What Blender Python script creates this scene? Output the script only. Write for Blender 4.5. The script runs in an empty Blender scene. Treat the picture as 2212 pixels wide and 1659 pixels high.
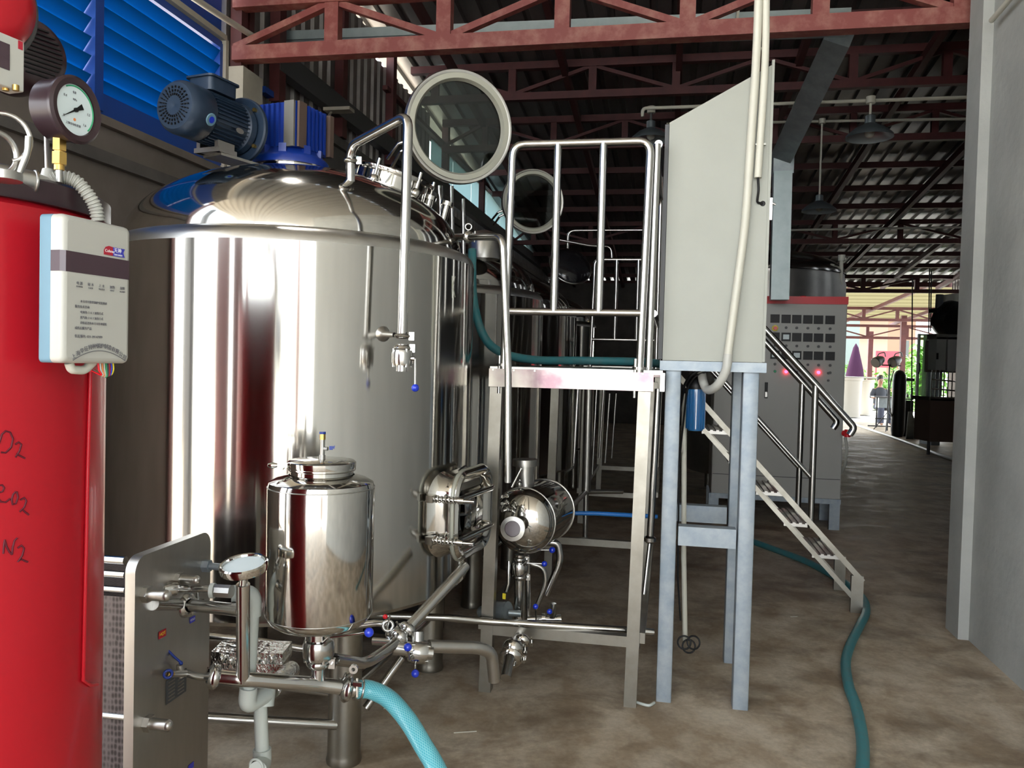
import bpy, math, random
from mathutils import Vector, Matrix
random.seed(7)
S = bpy.context.scene
COL = S.collection
V = Vector

# ------------------------------------------------------------------ camera
EYE = V((0, 0, 1.6)); FPX = 1750.0
PITCH = math.atan(49.5 / FPX); ROLL = math.radians(1.43)
F_ = V((0, math.cos(PITCH), -math.sin(PITCH)))
U0 = V((0, math.sin(PITCH), math.cos(PITCH))); R0 = V((1, 0, 0))
R_ = R0 * math.cos(ROLL) + U0 * math.sin(ROLL)
U_ = -R0 * math.sin(ROLL) + U0 * math.cos(ROLL)
cd = bpy.data.cameras.new('camera'); cam = bpy.data.objects.new('camera', cd); COL.objects.link(cam)
cd.sensor_width = 36; cd.lens = FPX / 2212 * 36; cd.clip_start = .02; cd.clip_end = 300
M = Matrix((R_, U_, -F_)).transposed().to_4x4(); M.translation = EYE
cam.matrix_world = M
S.camera = cam

# ------------------------------------------------------------------ world, sun, exposure
W = bpy.data.worlds.new('sky'); S.world = W; W.use_nodes = True
nt = W.node_tree; bg = nt.nodes['Background']
tc = nt.nodes.new('ShaderNodeTexCoord'); sp = nt.nodes.new('ShaderNodeSeparateXYZ')
rp = nt.nodes.new('ShaderNodeValToRGB')
nt.links.new(tc.outputs['Generated'], sp.inputs[0]); nt.links.new(sp.outputs['Z'], rp.inputs[0])
rp.color_ramp.elements[0].color = (.95, .97, .98, 1); rp.color_ramp.elements[1].color = (.62, .76, .95, 1)
nt.links.new(rp.outputs[0], bg.inputs[0]); bg.inputs[1].default_value = 2.6
sd = bpy.data.lights.new('sun', 'SUN'); sd.energy = 9.0; sd.angle = math.radians(3); sd.color = (1, .96, .88)
so = bpy.data.objects.new('sun', sd); COL.objects.link(so)
so.rotation_euler = V((.25, -.62, -1.35)).to_track_quat('-Z', 'Y').to_euler()
S.view_settings.view_transform = 'Standard'; S.view_settings.look = 'None'
S.view_settings.exposure = 1.72; S.view_settings.gamma = 1; S.view_settings.use_curve_mapping = False
try:
    S.cycles.max_bounces = 7; S.cycles.diffuse_bounces = 4; S.cycles.glossy_bounces = 5
    S.cycles.transparent_max_bounces = 10; S.cycles.caustics_reflective = False
    S.cycles.caustics_refractive = False; S.cycles.sample_clamp_indirect = 6
except Exception: pass

PSI = math.radians(11)
HU = V((math.cos(PSI), -math.sin(PSI), 0)); HV = V((math.sin(PSI), math.cos(PSI), 0)); HZ = V((0, 0, 1))
def hall(u, v, z=0.0): return HU * u + HV * v + HZ * z
def ray(x, y): return F_ + R_ * ((x - 1106) / FPX) + U_ * ((829.5 - y) / FPX)
def at(x, y, D):                       # point of the place seen at (x, y), D metres in front of the eye
    r = ray(x, y); return EYE + r * (D / r.y)
def onz(x, y, z=0.0):
    r = ray(x, y); return EYE + r * ((z - EYE.z) / r.z)
def onu(x, y, u): r = ray(x, y); return EYE + r * ((u - EYE.dot(HU)) / r.dot(HU))
def zat(x, y, D): return at(x, y, D).z

# ------------------------------------------------------------------ materials
MATS = {}
def pm(name, col, rough=.5, metal=0., col2=None, scale=6., bump=0., bscale=40., spec=.5, coat=0., emit=0., stretch=None, lo=.35, hi=.65, trans=0., rvar=0., alpha=1.):
    m = bpy.data.materials.new(name); m.use_nodes = True; t = m.node_tree; b = t.nodes['Principled BSDF']
    b.inputs['Base Color'].default_value = (*col, 1); b.inputs['Roughness'].default_value = rough
    b.inputs['Metallic'].default_value = metal; b.inputs['Specular IOR Level'].default_value = spec
    b.inputs['Coat Weight'].default_value = coat; b.inputs['Transmission Weight'].default_value = trans
    b.inputs['Alpha'].default_value = alpha
    if emit: b.inputs['Emission Color'].default_value = (*col, 1); b.inputs['Emission Strength'].default_value = emit
    def co(sc):
        c = t.nodes.new('ShaderNodeTexCoord'); mp = t.nodes.new('ShaderNodeMapping')
        mp.inputs['Scale'].default_value = sc; t.links.new(c.outputs['Object'], mp.inputs[0]); return mp
    if col2 is not None or rvar:
        mp = co(stretch or (1, 1, 1)); n = t.nodes.new('ShaderNodeTexNoise'); n.inputs['Scale'].default_value = scale
        n.inputs['Detail'].default_value = 6; n.inputs['Roughness'].default_value = .6
        t.links.new(mp.outputs[0], n.inputs['Vector'])
        if col2 is not None:
            r = t.nodes.new('ShaderNodeValToRGB'); r.color_ramp.elements[0].position = lo; r.color_ramp.elements[1].position = hi
            r.color_ramp.elements[0].color = (*col, 1); r.color_ramp.elements[1].color = (*col2, 1)
            t.links.new(n.outputs[0], r.inputs[0]); t.links.new(r.outputs[0], b.inputs['Base Color'])
        if rvar:
            q = t.nodes.new('ShaderNodeMapRange'); q.inputs['To Min'].default_value = rough - rvar; q.inputs['To Max'].default_value = rough + rvar
            t.links.new(n.outputs[0], q.inputs[0]); t.links.new(q.outputs[0], b.inputs['Roughness'])
    if bump:
        mp = co(stretch or (1, 1, 1)); n = t.nodes.new('ShaderNodeTexNoise'); n.inputs['Scale'].default_value = bscale
        n.inputs['Detail'].default_value = 3; t.links.new(mp.outputs[0], n.inputs['Vector'])
        bp = t.nodes.new('ShaderNodeBump'); bp.inputs['Strength'].default_value = bump; bp.inputs['Distance'].default_value = .01
        t.links.new(n.outputs[0], bp.inputs['Height']); t.links.new(bp.outputs[0], b.inputs['Normal'])
    MATS[name] = m; return m
def brushed(name, rot):
    t = MATS[name].node_tree; b = t.nodes['Principled BSDF']; b.inputs['Anisotropic'].default_value = .93; b.inputs['Anisotropic Rotation'].default_value = rot
    tg = t.nodes.new('ShaderNodeTangent'); tg.direction_type = 'RADIAL'; tg.axis = 'Z'; t.links.new(tg.outputs[0], b.inputs['Tangent'])

pm('tank_steel', (.52, .505, .47), .115, 1., (.50, .485, .45), 2.2, bump=.015, bscale=2.5, rvar=.015); brushed('tank_steel', .25)
pm('polished', (.54, .525, .49), .09, 1., rvar=.03, scale=8)
pm('pipe_steel', (.50, .495, .475), .17, 1., rvar=.05, scale=12)
pm('satin', (.50, .49, .46), .33, 1., (.42, .41, .385), 5., rvar=.06)
pm('fascia', (.36, .34, .30), .24, 1., (.20, .13, .15), 2.2, lo=.42, hi=.6)  # purple mottling paints in what the polished steel would mirror
pm('plate_steel', (.50, .485, .455), .38, 1., (.42, .40, .37), 7., rvar=.08, stretch=(1, 1, .25))
pm('leg_steel', (.34, .325, .285), .34, 1., (.25, .235, .20), 5., rvar=.08)
pm('galv', (.33, .37, .40), .45, .35, (.24, .29, .335), 14., bump=.05, bscale=30)
pm('galv_dark', (.30, .34, .35), .4, .6, (.22, .25, .26), 8.)
pm('galv_beam', (.36, .42, .42), .4, .4, (.30, .36, .36), 8.)
pm('red_enamel', (.42, .009, .018), .30, 0., spec=.25, coat=.12)
pm('maroon_dark', (.035, .018, .022), .3, 0.)
pm('truss_red', (.19, .042, .036), .6, 0., (.30, .13, .10), 9., lo=.45, hi=.72, bump=.08, bscale=60)
pm('truss_old', (.055, .008, .009), .6, 0., (.08, .014, .014), 6.)
pm('dark_purlin', (.07, .018, .018), .6)
pm('roof_lit', (.40, .39, .36), .6)  # paler near roof, with the light from outdoors put into its colour
pm('roof_sheet', (.20, .195, .19), .34, .6, (.13, .125, .125), 3., stretch=(1, .2, 1))
pm('wall_sheet', (.24, .225, .21), .42, .4, (.17, .155, .15), 4.)
pm('cream_plaster', (.42, .39, .32), .8, 0., (.36, .33, .27), 6.)
pm('grey_render', (.43, .44, .415), .85, 0., (.33, .34, .32), 2.5, bump=.35, bscale=18, lo=.3, hi=.75)
pm('brown_wall', (.17, .145, .125), .85, 0., (.14, .12, .10), 4.)
pm('dark_wall', (.12, .11, .10), .9, 0., (.08, .075, .07), 4.)
pm('blue_sheet', (.02, .18, .56), .42, 0., coat=.15)
pm('blue_dark', (.012, .06, .30), .45)
pm('blue_translucent', (.05, .33, .80), .45)
pm('motor_blue', (.018, .035, .065), .38, .1)
pm('gear_blue', (.008, .035, .26), .32)
pm('gear_grey', (.26, .25, .22), .45, .6)
pm('gear_brown', (.11, .075, .06), .5)
pm('knob_blue', (.008, .035, .55), .22, coat=.5)
pm('knob_red', (.7, .01, .02), .25)
pm('cabinet', (.33, .34, .30), .5, .1, (.31, .32, .28), 3., bump=.03, bscale=150)
pm('panel_grey', (.38, .38, .355), .45)
pm('panel_red', (.55, .02, .03), .4)
pm('white_plastic', (.46, .46, .42), .35)
pm('white_pvc', (.52, .56, .52), .32)
pm('cream_pvc', (.56, .55, .47), .4)
pm('lightblue', (.13, .25, .33), .45)
pm('band_dark', (.06, .035, .045), .15)
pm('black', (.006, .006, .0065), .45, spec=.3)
pm('black_gloss', (.01, .01, .012), .12)
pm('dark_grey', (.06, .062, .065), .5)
pm('print', (.12, .12, .14), .6)
pm('ink', (.09, .0, .01), .6)
pm('ink_red', (.40, .015, .035), .5)
pm('ink_blue', (.05, .05, .42), .5)
pm('ink_white', (.85, .85, .85), .5)
pm('brass', (.62, .40, .12), .28, 1.)
pm('dial', (.66, .76, .78), .35)
pm('green', (.03, .33, .14), .5)
pm('orange', (.75, .25, .08), .5)
pm('yellow', (.75, .62, .03), .5)
pm('hose_teal', (.045, .23, .26), .45, 0., (.08, .20, .21), 20., lo=.4, hi=.7)
pm('hose_grey', (.42, .42, .38), .55)
pm('rubber_white', (.55, .55, .48), .45, 0.)
pm('gasket', (.36, .36, .30), .35, .3)
pm('foil', (.72, .71, .68), .2, 1., bump=1., bscale=35)
pm('lamp_shade', (.10, .12, .13), .35, .5)
pm('lamp_inside', (.55, .62, .66), .3, .6)
pm('filter_blue', (.02, .16, .42), .08, 0., coat=.8, trans=.35)
pm('skin', (.30, .16, .10), .5)
pm('hair', (.01, .008, .008), .5)
pm('shirt_dark', (.03, .035, .045), .8)
pm('trousers', (.04, .045, .07), .8)
pm('purple_cloth', (.03, .012, .026), .9, spec=.05)
pm('tub_cream', (.30, .28, .24), .5)
pm('leaf', (.05, .15, .012), .5, 0., (.12, .24, .03), 5.)
pm('grass', (.06, .14, .02), .8, 0., (.12, .20, .04), 3.)
pm('house_orange', (.22, .12, .085), .8)
pm('house_white', (.20, .20, .18), .8)
pm('house_grey', (.17, .185, .19), .8)
pm('ground_out', (.62, .60, .55), .9, 0., (.52, .50, .46), 1.)
pm('tile_tan', (.42, .38, .27), .7, 0., (.50, .46, .33), 4.)
pm('red_light', (1., .02, .05), .4, emit=6.)
pm('cable_grey', (.5, .5, .45), .5)

def glass_mat(name, tint, alpha, rough=.03):
    m = bpy.data.materials.new(name); m.use_nodes = True; t = m.node_tree
    for n in list(t.nodes): t.nodes.remove(n)
    o = t.nodes.new('ShaderNodeOutputMaterial'); mx = t.nodes.new('ShaderNodeMixShader')
    tr = t.nodes.new('ShaderNodeBsdfTransparent'); tr.inputs[0].default_value = (*tint, 1)
    gl = t.nodes.new('ShaderNodeBsdfGlossy'); gl.inputs[1].default_value = rough; gl.inputs[0].default_value = (.8, .85, .85, 1)
    mx.inputs[0].default_value = alpha
    t.links.new(tr.outputs[0], mx.inputs[1]); t.links.new(gl.outputs[0], mx.inputs[2]); t.links.new(mx.outputs[0], o.inputs[0])
    MATS[name] = m
glass_mat('lid_glass', (.42, .47, .44), .04)
glass_mat('gauge_glass', (.95, .97, .97), .08)
glass_mat('green_glass', (.55, .72, .45), .22, .1)

def trans_mat(name, col):
    m = bpy.data.materials.new(name); m.use_nodes = True; t = m.node_tree
    for n in list(t.nodes): t.nodes.remove(n)
    o = t.nodes.new('ShaderNodeOutputMaterial'); mx = t.nodes.new('ShaderNodeMixShader')
    a = t.nodes.new('ShaderNodeBsdfTranslucent'); a.inputs[0].default_value = (*col, 1)
    d = t.nodes.new('ShaderNodeBsdfDiffuse'); d.inputs[0].default_value = (*col, 1); mx.inputs[0].default_value = .35
    t.links.new(a.outputs[0], mx.inputs[1]); t.links.new(d.outputs[0], mx.inputs[2]); t.links.new(mx.outputs[0], o.inputs[0])
    MATS[name] = m
trans_mat('blue_louver', (.010, .14, .31))
trans_mat('skylight', (.36, .46, .48))
trans_mat('tan_sheet', (.075, .066, .035))

def floor_mat():
    m = bpy.data.materials.new('concrete_floor'); m.use_nodes = True; t = m.node_tree; b = t.nodes['Principled BSDF']
    c = t.nodes.new('ShaderNodeTexCoord')
    def noise(sc, det=6, rg=.6, mapping=(1, 1, 1)):
        mp = t.nodes.new('ShaderNodeMapping'); mp.inputs['Scale'].default_value = mapping
        n = t.nodes.new('ShaderNodeTexNoise'); n.inputs['Scale'].default_value = sc; n.inputs['Detail'].default_value = det
        n.inputs['Roughness'].default_value = rg; n.inputs['Distortion'].default_value = .3
        t.links.new(c.outputs['Object'], mp.inputs[0]); t.links.new(mp.outputs[0], n.inputs['Vector']); return n
    def ramp(n, p0, c0, p1, c1):
        r = t.nodes.new('ShaderNodeValToRGB'); r.color_ramp.elements[0].position = p0; r.color_ramp.elements[1].position = p1
        r.color_ramp.elements[0].color = (*c0, 1); r.color_ramp.elements[1].color = (*c1, 1)
        t.links.new(n.outputs[0], r.inputs[0]); return r
    def mix(a, bb, f, mode='MIX'):
        x = t.nodes.new('ShaderNodeMix'); x.data_type = 'RGBA'; x.blend_type = mode
        t.links.new(a.outputs[0] if a.bl_idname != 'ShaderNodeMix' else a.outputs[2], x.inputs[6]); t.links.new(bb.outputs[0], x.inputs[7])
        if isinstance(f, float): x.inputs[0].default_value = f
        else: t.links.new(f.outputs[0], x.inputs[0])
        return x
    base = ramp(noise(2.2), .36, (.34, .25, .16), .64, (.54, .445, .33))
    pale = ramp(noise(5., mapping=(1, .8, 1)), .40, (.36, .28, .20), .62, (.74, .67, .55))
    x = mix(base, pale, .45)
    mk = ramp(noise(1.7, 7, .66, (1, 1.3, 1)), .48, (0, 0, 0), .66, (1, 1, 1))
    wet = t.nodes.new('ShaderNodeRGB'); wet.outputs[0].default_value = (.12, .072, .038, 1)
    mm = t.nodes.new('ShaderNodeMath'); mm.operation = 'MULTIPLY'; mm.inputs[1].default_value = .75
    t.links.new(mk.outputs[0], mm.inputs[0])
    x = mix(x, wet, mm)
    fine = ramp(noise(38, 4, .7), .3, (.72, .72, .72), .75, (1.12, 1.12, 1.12))
    x = mix(x, fine, .7, 'MULTIPLY')
    t.links.new(x.outputs[2], b.inputs['Base Color'])
    q = t.nodes.new('ShaderNodeMapRange'); q.inputs['To Min'].default_value = .62; q.inputs['To Max'].default_value = .42
    t.links.new(mk.outputs[0], q.inputs[0]); t.links.new(q.outputs[0], b.inputs['Roughness'])
    bp = t.nodes.new('ShaderNodeBump'); bp.inputs['Strength'].default_value = .12; bp.inputs['Distance'].default_value = .01
    t.links.new(noise(12).outputs[0], bp.inputs['Height']); t.links.new(bp.outputs[0], b.inputs['Normal'])
    MATS['floor'] = m
floor_mat()

def hose_mat():
    m = bpy.data.materials.new('braided_hose'); m.use_nodes = True; t = m.node_tree; b = t.nodes['Principled BSDF']
    u = t.nodes.new('ShaderNodeUVMap'); fac = []
    for sg in (1, -1):
        mp = t.nodes.new('ShaderNodeMapping'); mp.inputs['Rotation'].default_value = (0, 0, sg * .6)
        w = t.nodes.new('ShaderNodeTexWave'); w.inputs['Scale'].default_value = 3.2; w.bands_direction = 'X'
        t.links.new(u.outputs[0], mp.inputs[0]); t.links.new(mp.outputs[0], w.inputs[0]); fac.append(w)
    mx = t.nodes.new('ShaderNodeMath'); mx.operation = 'MAXIMUM'
    t.links.new(fac[0].outputs['Fac'], mx.inputs[0]); t.links.new(fac[1].outputs['Fac'], mx.inputs[1])
    r = t.nodes.new('ShaderNodeValToRGB'); r.color_ramp.elements[0].position = .75; r.color_ramp.elements[1].position = .97
    r.color_ramp.elements[0].color = (.055, .36, .44, 1); r.color_ramp.elements[1].color = (.22, .55, .60, 1)
    t.links.new(mx.outputs[0], r.inputs[0]); t.links.new(r.outputs[0], b.inputs['Base Color'])
    b.inputs['Roughness'].default_value = .28; b.inputs['Coat Weight'].default_value = .4
    b.inputs['Subsurface Weight'].default_value = .0
    MATS['braided'] = m
hose_mat()

def pack_mat():                        # edge-on herringbone of a plate pack
    m = bpy.data.materials.new('plate_pack'); m.use_nodes = True; t = m.node_tree; b = t.nodes['Principled BSDF']
    c = t.nodes.new('ShaderNodeTexCoord'); mp = t.nodes.new('ShaderNodeMapping'); mp.inputs['Scale'].default_value = (90, 90, 55)
    v = t.nodes.new('ShaderNodeTexVoronoi'); v.inputs['Scale'].default_value = 1.; v.inputs['Randomness'].default_value = .25
    t.links.new(c.outputs['Object'], mp.inputs[0]); t.links.new(mp.outputs[0], v.inputs[0])
    r = t.nodes.new('ShaderNodeValToRGB'); r.color_ramp.elements[0].position = .25; r.color_ramp.elements[1].position = .62
    r.color_ramp.elements[0].color = (.02, .014, .014, 1); r.color_ramp.elements[1].color = (.12, .10, .10, 1)
    t.links.new(v.outputs[0], r.inputs[0]); t.links.new(r.outputs[0], b.inputs['Base Color'])
    b.inputs['Roughness'].default_value = .45; b.inputs['Metallic'].default_value = .2
    MATS['pack'] = m
pack_mat()

# ------------------------------------------------------------------ mesh builder
def frame_of(d, up=None):
    d = V(d).normalized()
    up = V(up) if up is not None else (V((0, 0, 1)) if abs(d.z) < .95 else V((0, 1, 0)))
    x = up.cross(d)
    if x.length < 1e-6: x = V((1, 0, 0)).cross(d)
    x.normalize(); y = d.cross(x).normalized(); return x, y, d

class MB:
    def __init__(s): s.v = []; s.f = []; s.sm = []; s.uv = {}
    def add(s, vs, fs, smooth=False):
        k = len(s.v); s.v += [V(a) for a in vs]; s.f += [tuple(i + k for i in f) for f in fs]; s.sm += [smooth] * len(fs)
    def box(s, c, dx, dy, dz, ex=HU, ey=HV, ez=HZ, bev=0.):
        c = V(c); ex, ey, ez = V(ex), V(ey), V(ez)
        if bev <= 0:
            vs = [c + ex * (i * dx / 2) + ey * (j * dy / 2) + ez * (k * dz / 2) for i in (-1, 1) for j in (-1, 1) for k in (-1, 1)]
            s.add(vs, [(0, 1, 3, 2), (4, 6, 7, 5), (0, 4, 5, 1), (2, 3, 7, 6), (0, 2, 6, 4), (1, 5, 7, 3)])
        else:
            poly = rrect(dx, dy, bev, 4)
            s.prism(poly, c - ez * (dz / 2), ex, ey, ez * dz)
    def prism(s, poly, o, ex, ey, ext, smooth=False):
        o = V(o); n = len(poly); a = [o + V(ex) * p[0] + V(ey) * p[1] for p in poly]; b = [p + V(ext) for p in a]
        s.add(a + b, [tuple(range(n))[::-1], tuple(range(n, 2 * n))] + [(i, (i + 1) % n, n + (i + 1) % n, n + i) for i in range(n)], smooth)
    def beam(s, p, q, w, h, up=None, bev=0.):
        p, q = V(p), V(q); x, y, d = frame_of(q - p, up); L = (q - p).length
        poly = [(-w / 2, -h / 2), (w / 2, -h / 2), (w / 2, h / 2), (-w / 2, h / 2)]
        if bev: poly = rrect(w, h, bev, 2)
        s.prism(poly, p, x, y, d * L)
    def path(s, pts, r, seg=14, cap=True, closed=False, rad=None):
        seg = max(seg, 9); pts = [V(p) for p in pts]; n = len(pts); rings = []; X = None; prev = None; ln = 0; uvs = []
        for i, p in enumerate(pts):
            if closed: d = pts[(i + 1) % n] - pts[i - 1]
            else: d = (pts[min(i + 1, n - 1)] - pts[max(i - 1, 0)])
            d.normalize()
            if X is None: X, Y, _ = frame_of(d)
            else:
                X = (X - d * X.dot(d)).normalized(); Y = d.cross(X)
            if prev is not None: ln += (p - prev).length
            prev = p
            rr = rad[i] if rad else r
            rings.append([p + X * (rr * math.cos(2 * math.pi * k / seg)) + Y * (rr * math.sin(2 * math.pi * k / seg)) for k in range(seg)])
            uvs.append(ln)
        k0 = len(s.v); f0 = len(s.f); vs = [a for R in rings for a in R]; fs = []
        m = n if closed else n - 1
        for i in range(m):
            j = (i + 1) % n
            for k in range(seg):
                l = (k + 1) % seg; fs.append((i * seg + k, i * seg + l, j * seg + l, j * seg + k))
                s.uv[f0 + len(fs) - 1] = [(k / seg, uvs[i]), ((k + 1) / seg, uvs[i]), ((k + 1) / seg, uvs[j]), (k / seg, uvs[j])]
        s.add(vs, fs, True)
        if cap and not closed:
            s.add(rings[0], [tuple(range(seg))[::-1]]); s.add(rings[-1], [tuple(range(seg))])
    def tube(s, pts, r, bend=0., seg=14, cap=True): s.path(fillet(pts, bend), r, seg, cap)
    def lathe(s, prof, o, d=(0, 0, 1), seg=32, smooth=True, up=None, arc=(0, 1)):
        x, y, d = frame_of(d, up); o = V(o); vs = []; fs = []; m = len(prof)
        full = arc == (0, 1); ns = seg if full else seg + 1
        for i in range(ns):
            a = 2 * math.pi * (arc[0] + (arc[1] - arc[0]) * i / seg)
            for r, h in prof: vs.append(o + (x * math.cos(a) + y * math.sin(a)) * r + d * h)
        for i in range(seg):
            j = (i + 1) % seg if full else i + 1
            for k in range(m - 1): fs.append((i * m + k, j * m + k, j * m + k + 1, i * m + k + 1))
        s.add(vs, fs, smooth)
    def cyl(s, p, q, r, seg=24, r2=None):
        p, q = V(p), V(q); L = (q - p).length; r2 = r if r2 is None else r2
        s.lathe([(0, 0), (r, 0)], p, q - p, seg, False); s.lathe([(r, 0), (r2, L)], p, q - p, seg); s.lathe([(r2, L), (0, L)], p, q - p, seg, False)
    def ball(s, c, r, seg=16, sq=(1, 1, 1)):
        c = V(c); n = seg // 2; vs = []; fs = []
        for i in range(seg):
            a = 2 * math.pi * i / seg
            for k in range(n + 1):
                t = math.pi * k / n; vs.append(c + V((r * sq[0] * math.sin(t) * math.cos(a), r * sq[1] * math.sin(t) * math.sin(a), r * sq[2] * math.cos(t))))
        for i in range(seg):
            j = (i + 1) % seg
            for k in range(n): fs.append((i * (n + 1) + k, i * (n + 1) + k + 1, j * (n + 1) + k + 1, j * (n + 1) + k))
        s.add(vs, fs, True)
    def ring(s, c, d, R, r, seg=32, ts=10):
        x, y, d = frame_of(d); s.path([V(c) + x * (R * math.cos(2 * math.pi * i / seg)) + y * (R * math.sin(2 * math.pi * i / seg)) for i in range(seg)], r, ts, closed=True)
    def rplate(s, c, ex, ey, w, h, t, rad=.02, seg=5):    # plate w x h in ex, ey, thickness t along ex x ey
        ez = V(ex).cross(V(ey)).normalized(); s.prism(rrect(w, h, rad, seg), V(c), ex, ey, ez * t)
    def sheet(s, o, a, b, n, pitch, dep, nrm):           # corrugated sheet: ribs run along b, repeat along a
        a, b, nrm, o = V(a), V(b), V(nrm), V(o); k = int(a.length / pitch); a1 = a.normalized(); pr = []
        for i in range(k):
            for f, h in ((0, 0), (.62, 0), (.7, 1), (.92, 1)): pr.append((i * pitch + f * pitch, h * dep))
        pr.append((k * pitch, 0)); vs = []
        for x, h in pr: vs += [o + a1 * x + nrm * h, o + a1 * x + nrm * h + b]
        s.add(vs, [(2 * i, 2 * i + 2, 2 * i + 3, 2 * i + 1) for i in range(len(pr) - 1)])
    def build(s, name, mat, off=None, parent=None):
        me = bpy.data.meshes.new(name); off = V(off) if off is not None else V((0, 0, 0))
        me.from_pydata([v - off for v in s.v], [], s.f); me.materials.append(MATS[mat])
        me.polygons.foreach_set('use_smooth', s.sm)
        if s.uv and mat == 'braided':
            uvl = me.uv_layers.new(name='UVMap')
            for fi, uv in s.uv.items():
                for li, c in zip(me.polygons[fi].loop_indices, uv): uvl.data[li].uv = (c[0] * 3, c[1] * 12)
        me.validate(); me.update(); me.set_sharp_from_angle(angle=math.radians(44))
        o = bpy.data.objects.new(name, me); COL.objects.link(o)
        if parent: o.parent = parent
        return o

def rrect(w, h, r, seg=4):
    r = min(r, w / 2 - 1e-5, h / 2 - 1e-5); out = []
    for cx, cy, a0 in ((w / 2 - r, h / 2 - r, 0), (-w / 2 + r, h / 2 - r, 90), (-w / 2 + r, -h / 2 + r, 180), (w / 2 - r, -h / 2 + r, 270)):
        for i in range(seg + 1):
            a = math.radians(a0 + 90 * i / seg); out.append((cx + r * math.cos(a), cy + r * math.sin(a)))
    return out
def fillet(pts, b, n=6):
    pts = [V(p) for p in pts]
    if b <= 0 or len(pts) < 3: return pts
    out = [pts[0]]
    for i in range(1, len(pts) - 1):
        p, q, w = pts[i - 1], pts[i], pts[i + 1]; d1 = (p - q); d2 = (w - q)
        bb = min(b, d1.length * .48, d2.length * .48); A = q + d1.normalized() * bb; C = q + d2.normalized() * bb
        for k in range(n + 1):
            t = k / n; out.append(A * (1 - t) ** 2 + q * 2 * t * (1 - t) + C * t * t)
    out.append(pts[-1]); return out
def spline(pts, n=8):
    pts = [V(p) for p in pts]; P = [pts[0] * 2 - pts[1]] + pts + [pts[-1] * 2 - pts[-2]]; out = []
    for i in range(1, len(P) - 2):
        a, b, c, d = P[i - 1:i + 3]
        for k in range(n):
            t = k / n; out.append(.5 * ((2 * b) + (c - a) * t + (2 * a - 5 * b + 4 * c - d) * t * t + (3 * b - a - 3 * c + d) * t ** 3))
    out.append(pts[-1]); return out

class Thing:
    def __init__(s, name, label, cat, loc, group=None):
        s.off = V(loc); s.o = bpy.data.objects.new(name, None); s.o.empty_display_size = .1; COL.objects.link(s.o); s.o.location = s.off
        s.o['label'] = label; s.o['category'] = cat
        if group: s.o['group'] = group
    def part(s, name, mb, mat, parent=None, label=None, stuff=False):
        o = mb.build(name, mat, s.off, parent or s.o)
        if label: o['label'] = label
        if stuff: o['kind'] = 'stuff'
        return o
    def text(s, name, body, p, ex, ey, size, mat, parent=None, align='LEFT', label=None, ext=.0002, shear=0):
        c = bpy.data.curves.new(name, 'FONT'); c.body = body; c.size = size; c.align_x = align; c.align_y = 'CENTER'; c.extrude = ext
        c.shear = shear
        c.materials.append(MATS[mat]); o = bpy.data.objects.new(name, c); COL.objects.link(o)
        ex = V(ex).normalized(); ey = V(ey).normalized(); ez = ex.cross(ey)
        m = Matrix((ex, ey, ez)).transposed().to_4x4(); m.translation = V(p) - s.off
        me = bpy.data.meshes.new_from_object(o); bpy.data.objects.remove(o); o = bpy.data.objects.new(name, me); COL.objects.link(o)
        o.parent = parent or s.o; o.matrix_basis = m
        if label: o['label'] = label
        return o
def single(name, mb, mat, label, cat, group=None, loc=None, kind=None):
    if loc is None:
        xs = [v.x for v in mb.v]; ys = [v.y for v in mb.v]; zs = [v.z for v in mb.v]
        loc = V(((min(xs) + max(xs)) / 2, (min(ys) + max(ys)) / 2, min(zs)))
    o = mb.build(name, mat, loc); o.location = loc; o['label'] = label; o['category'] = cat
    if group: o['group'] = group
    if kind: o['kind'] = kind
    return o
def struct(name, mb, mat, kind='structure'):
    o = mb.build(name, mat); o['kind'] = kind; return o
def dup(o, delta, label, group=None):
    def rec(a, par):
        c = a.copy(); COL.objects.link(c)
        if par: c.parent = par
        for ch in a.children: rec(ch, c)
        return c
    r = rec(o, None); r.location = o.location + V(delta); r['label'] = label
    if group: r['group'] = group
    return r

# ================================================================== THE SETTING
UL, UR = -3.28, 1.80
def zroof(v): return 3.85 + .104 * (22 - v)
m = MB(); m.add([hall(-16, -8), hall(16, -8), hall(16, 26.5), hall(-16, 26.5)], [(0, 1, 2, 3)]); struct('floor', m, 'floor')
m = MB(); m.add([(-90, -90, -.03), (90, -90, -.03), (90, 110, -.03), (-90, 110, -.03)], [(0, 1, 2, 3)]); struct('ground', m, 'ground_out')
m = MB(); m.sheet(hall(UL - .25, 4.4, zroof(4.4)), HU * 10.5, HV * 17.9 - HZ * (.104 * 17.9), 1, .22, .045, HZ); struct('ceiling', m, 'roof_sheet'); m = MB(); m.sheet(hall(-4.4, -7.5, 5.68), HU * 11.4, HV * 11.9, 1, .3, .045, HZ); struct('ceiling', m, 'roof_lit')  # unseen near roof, stretched forward to even out the daylight

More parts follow.
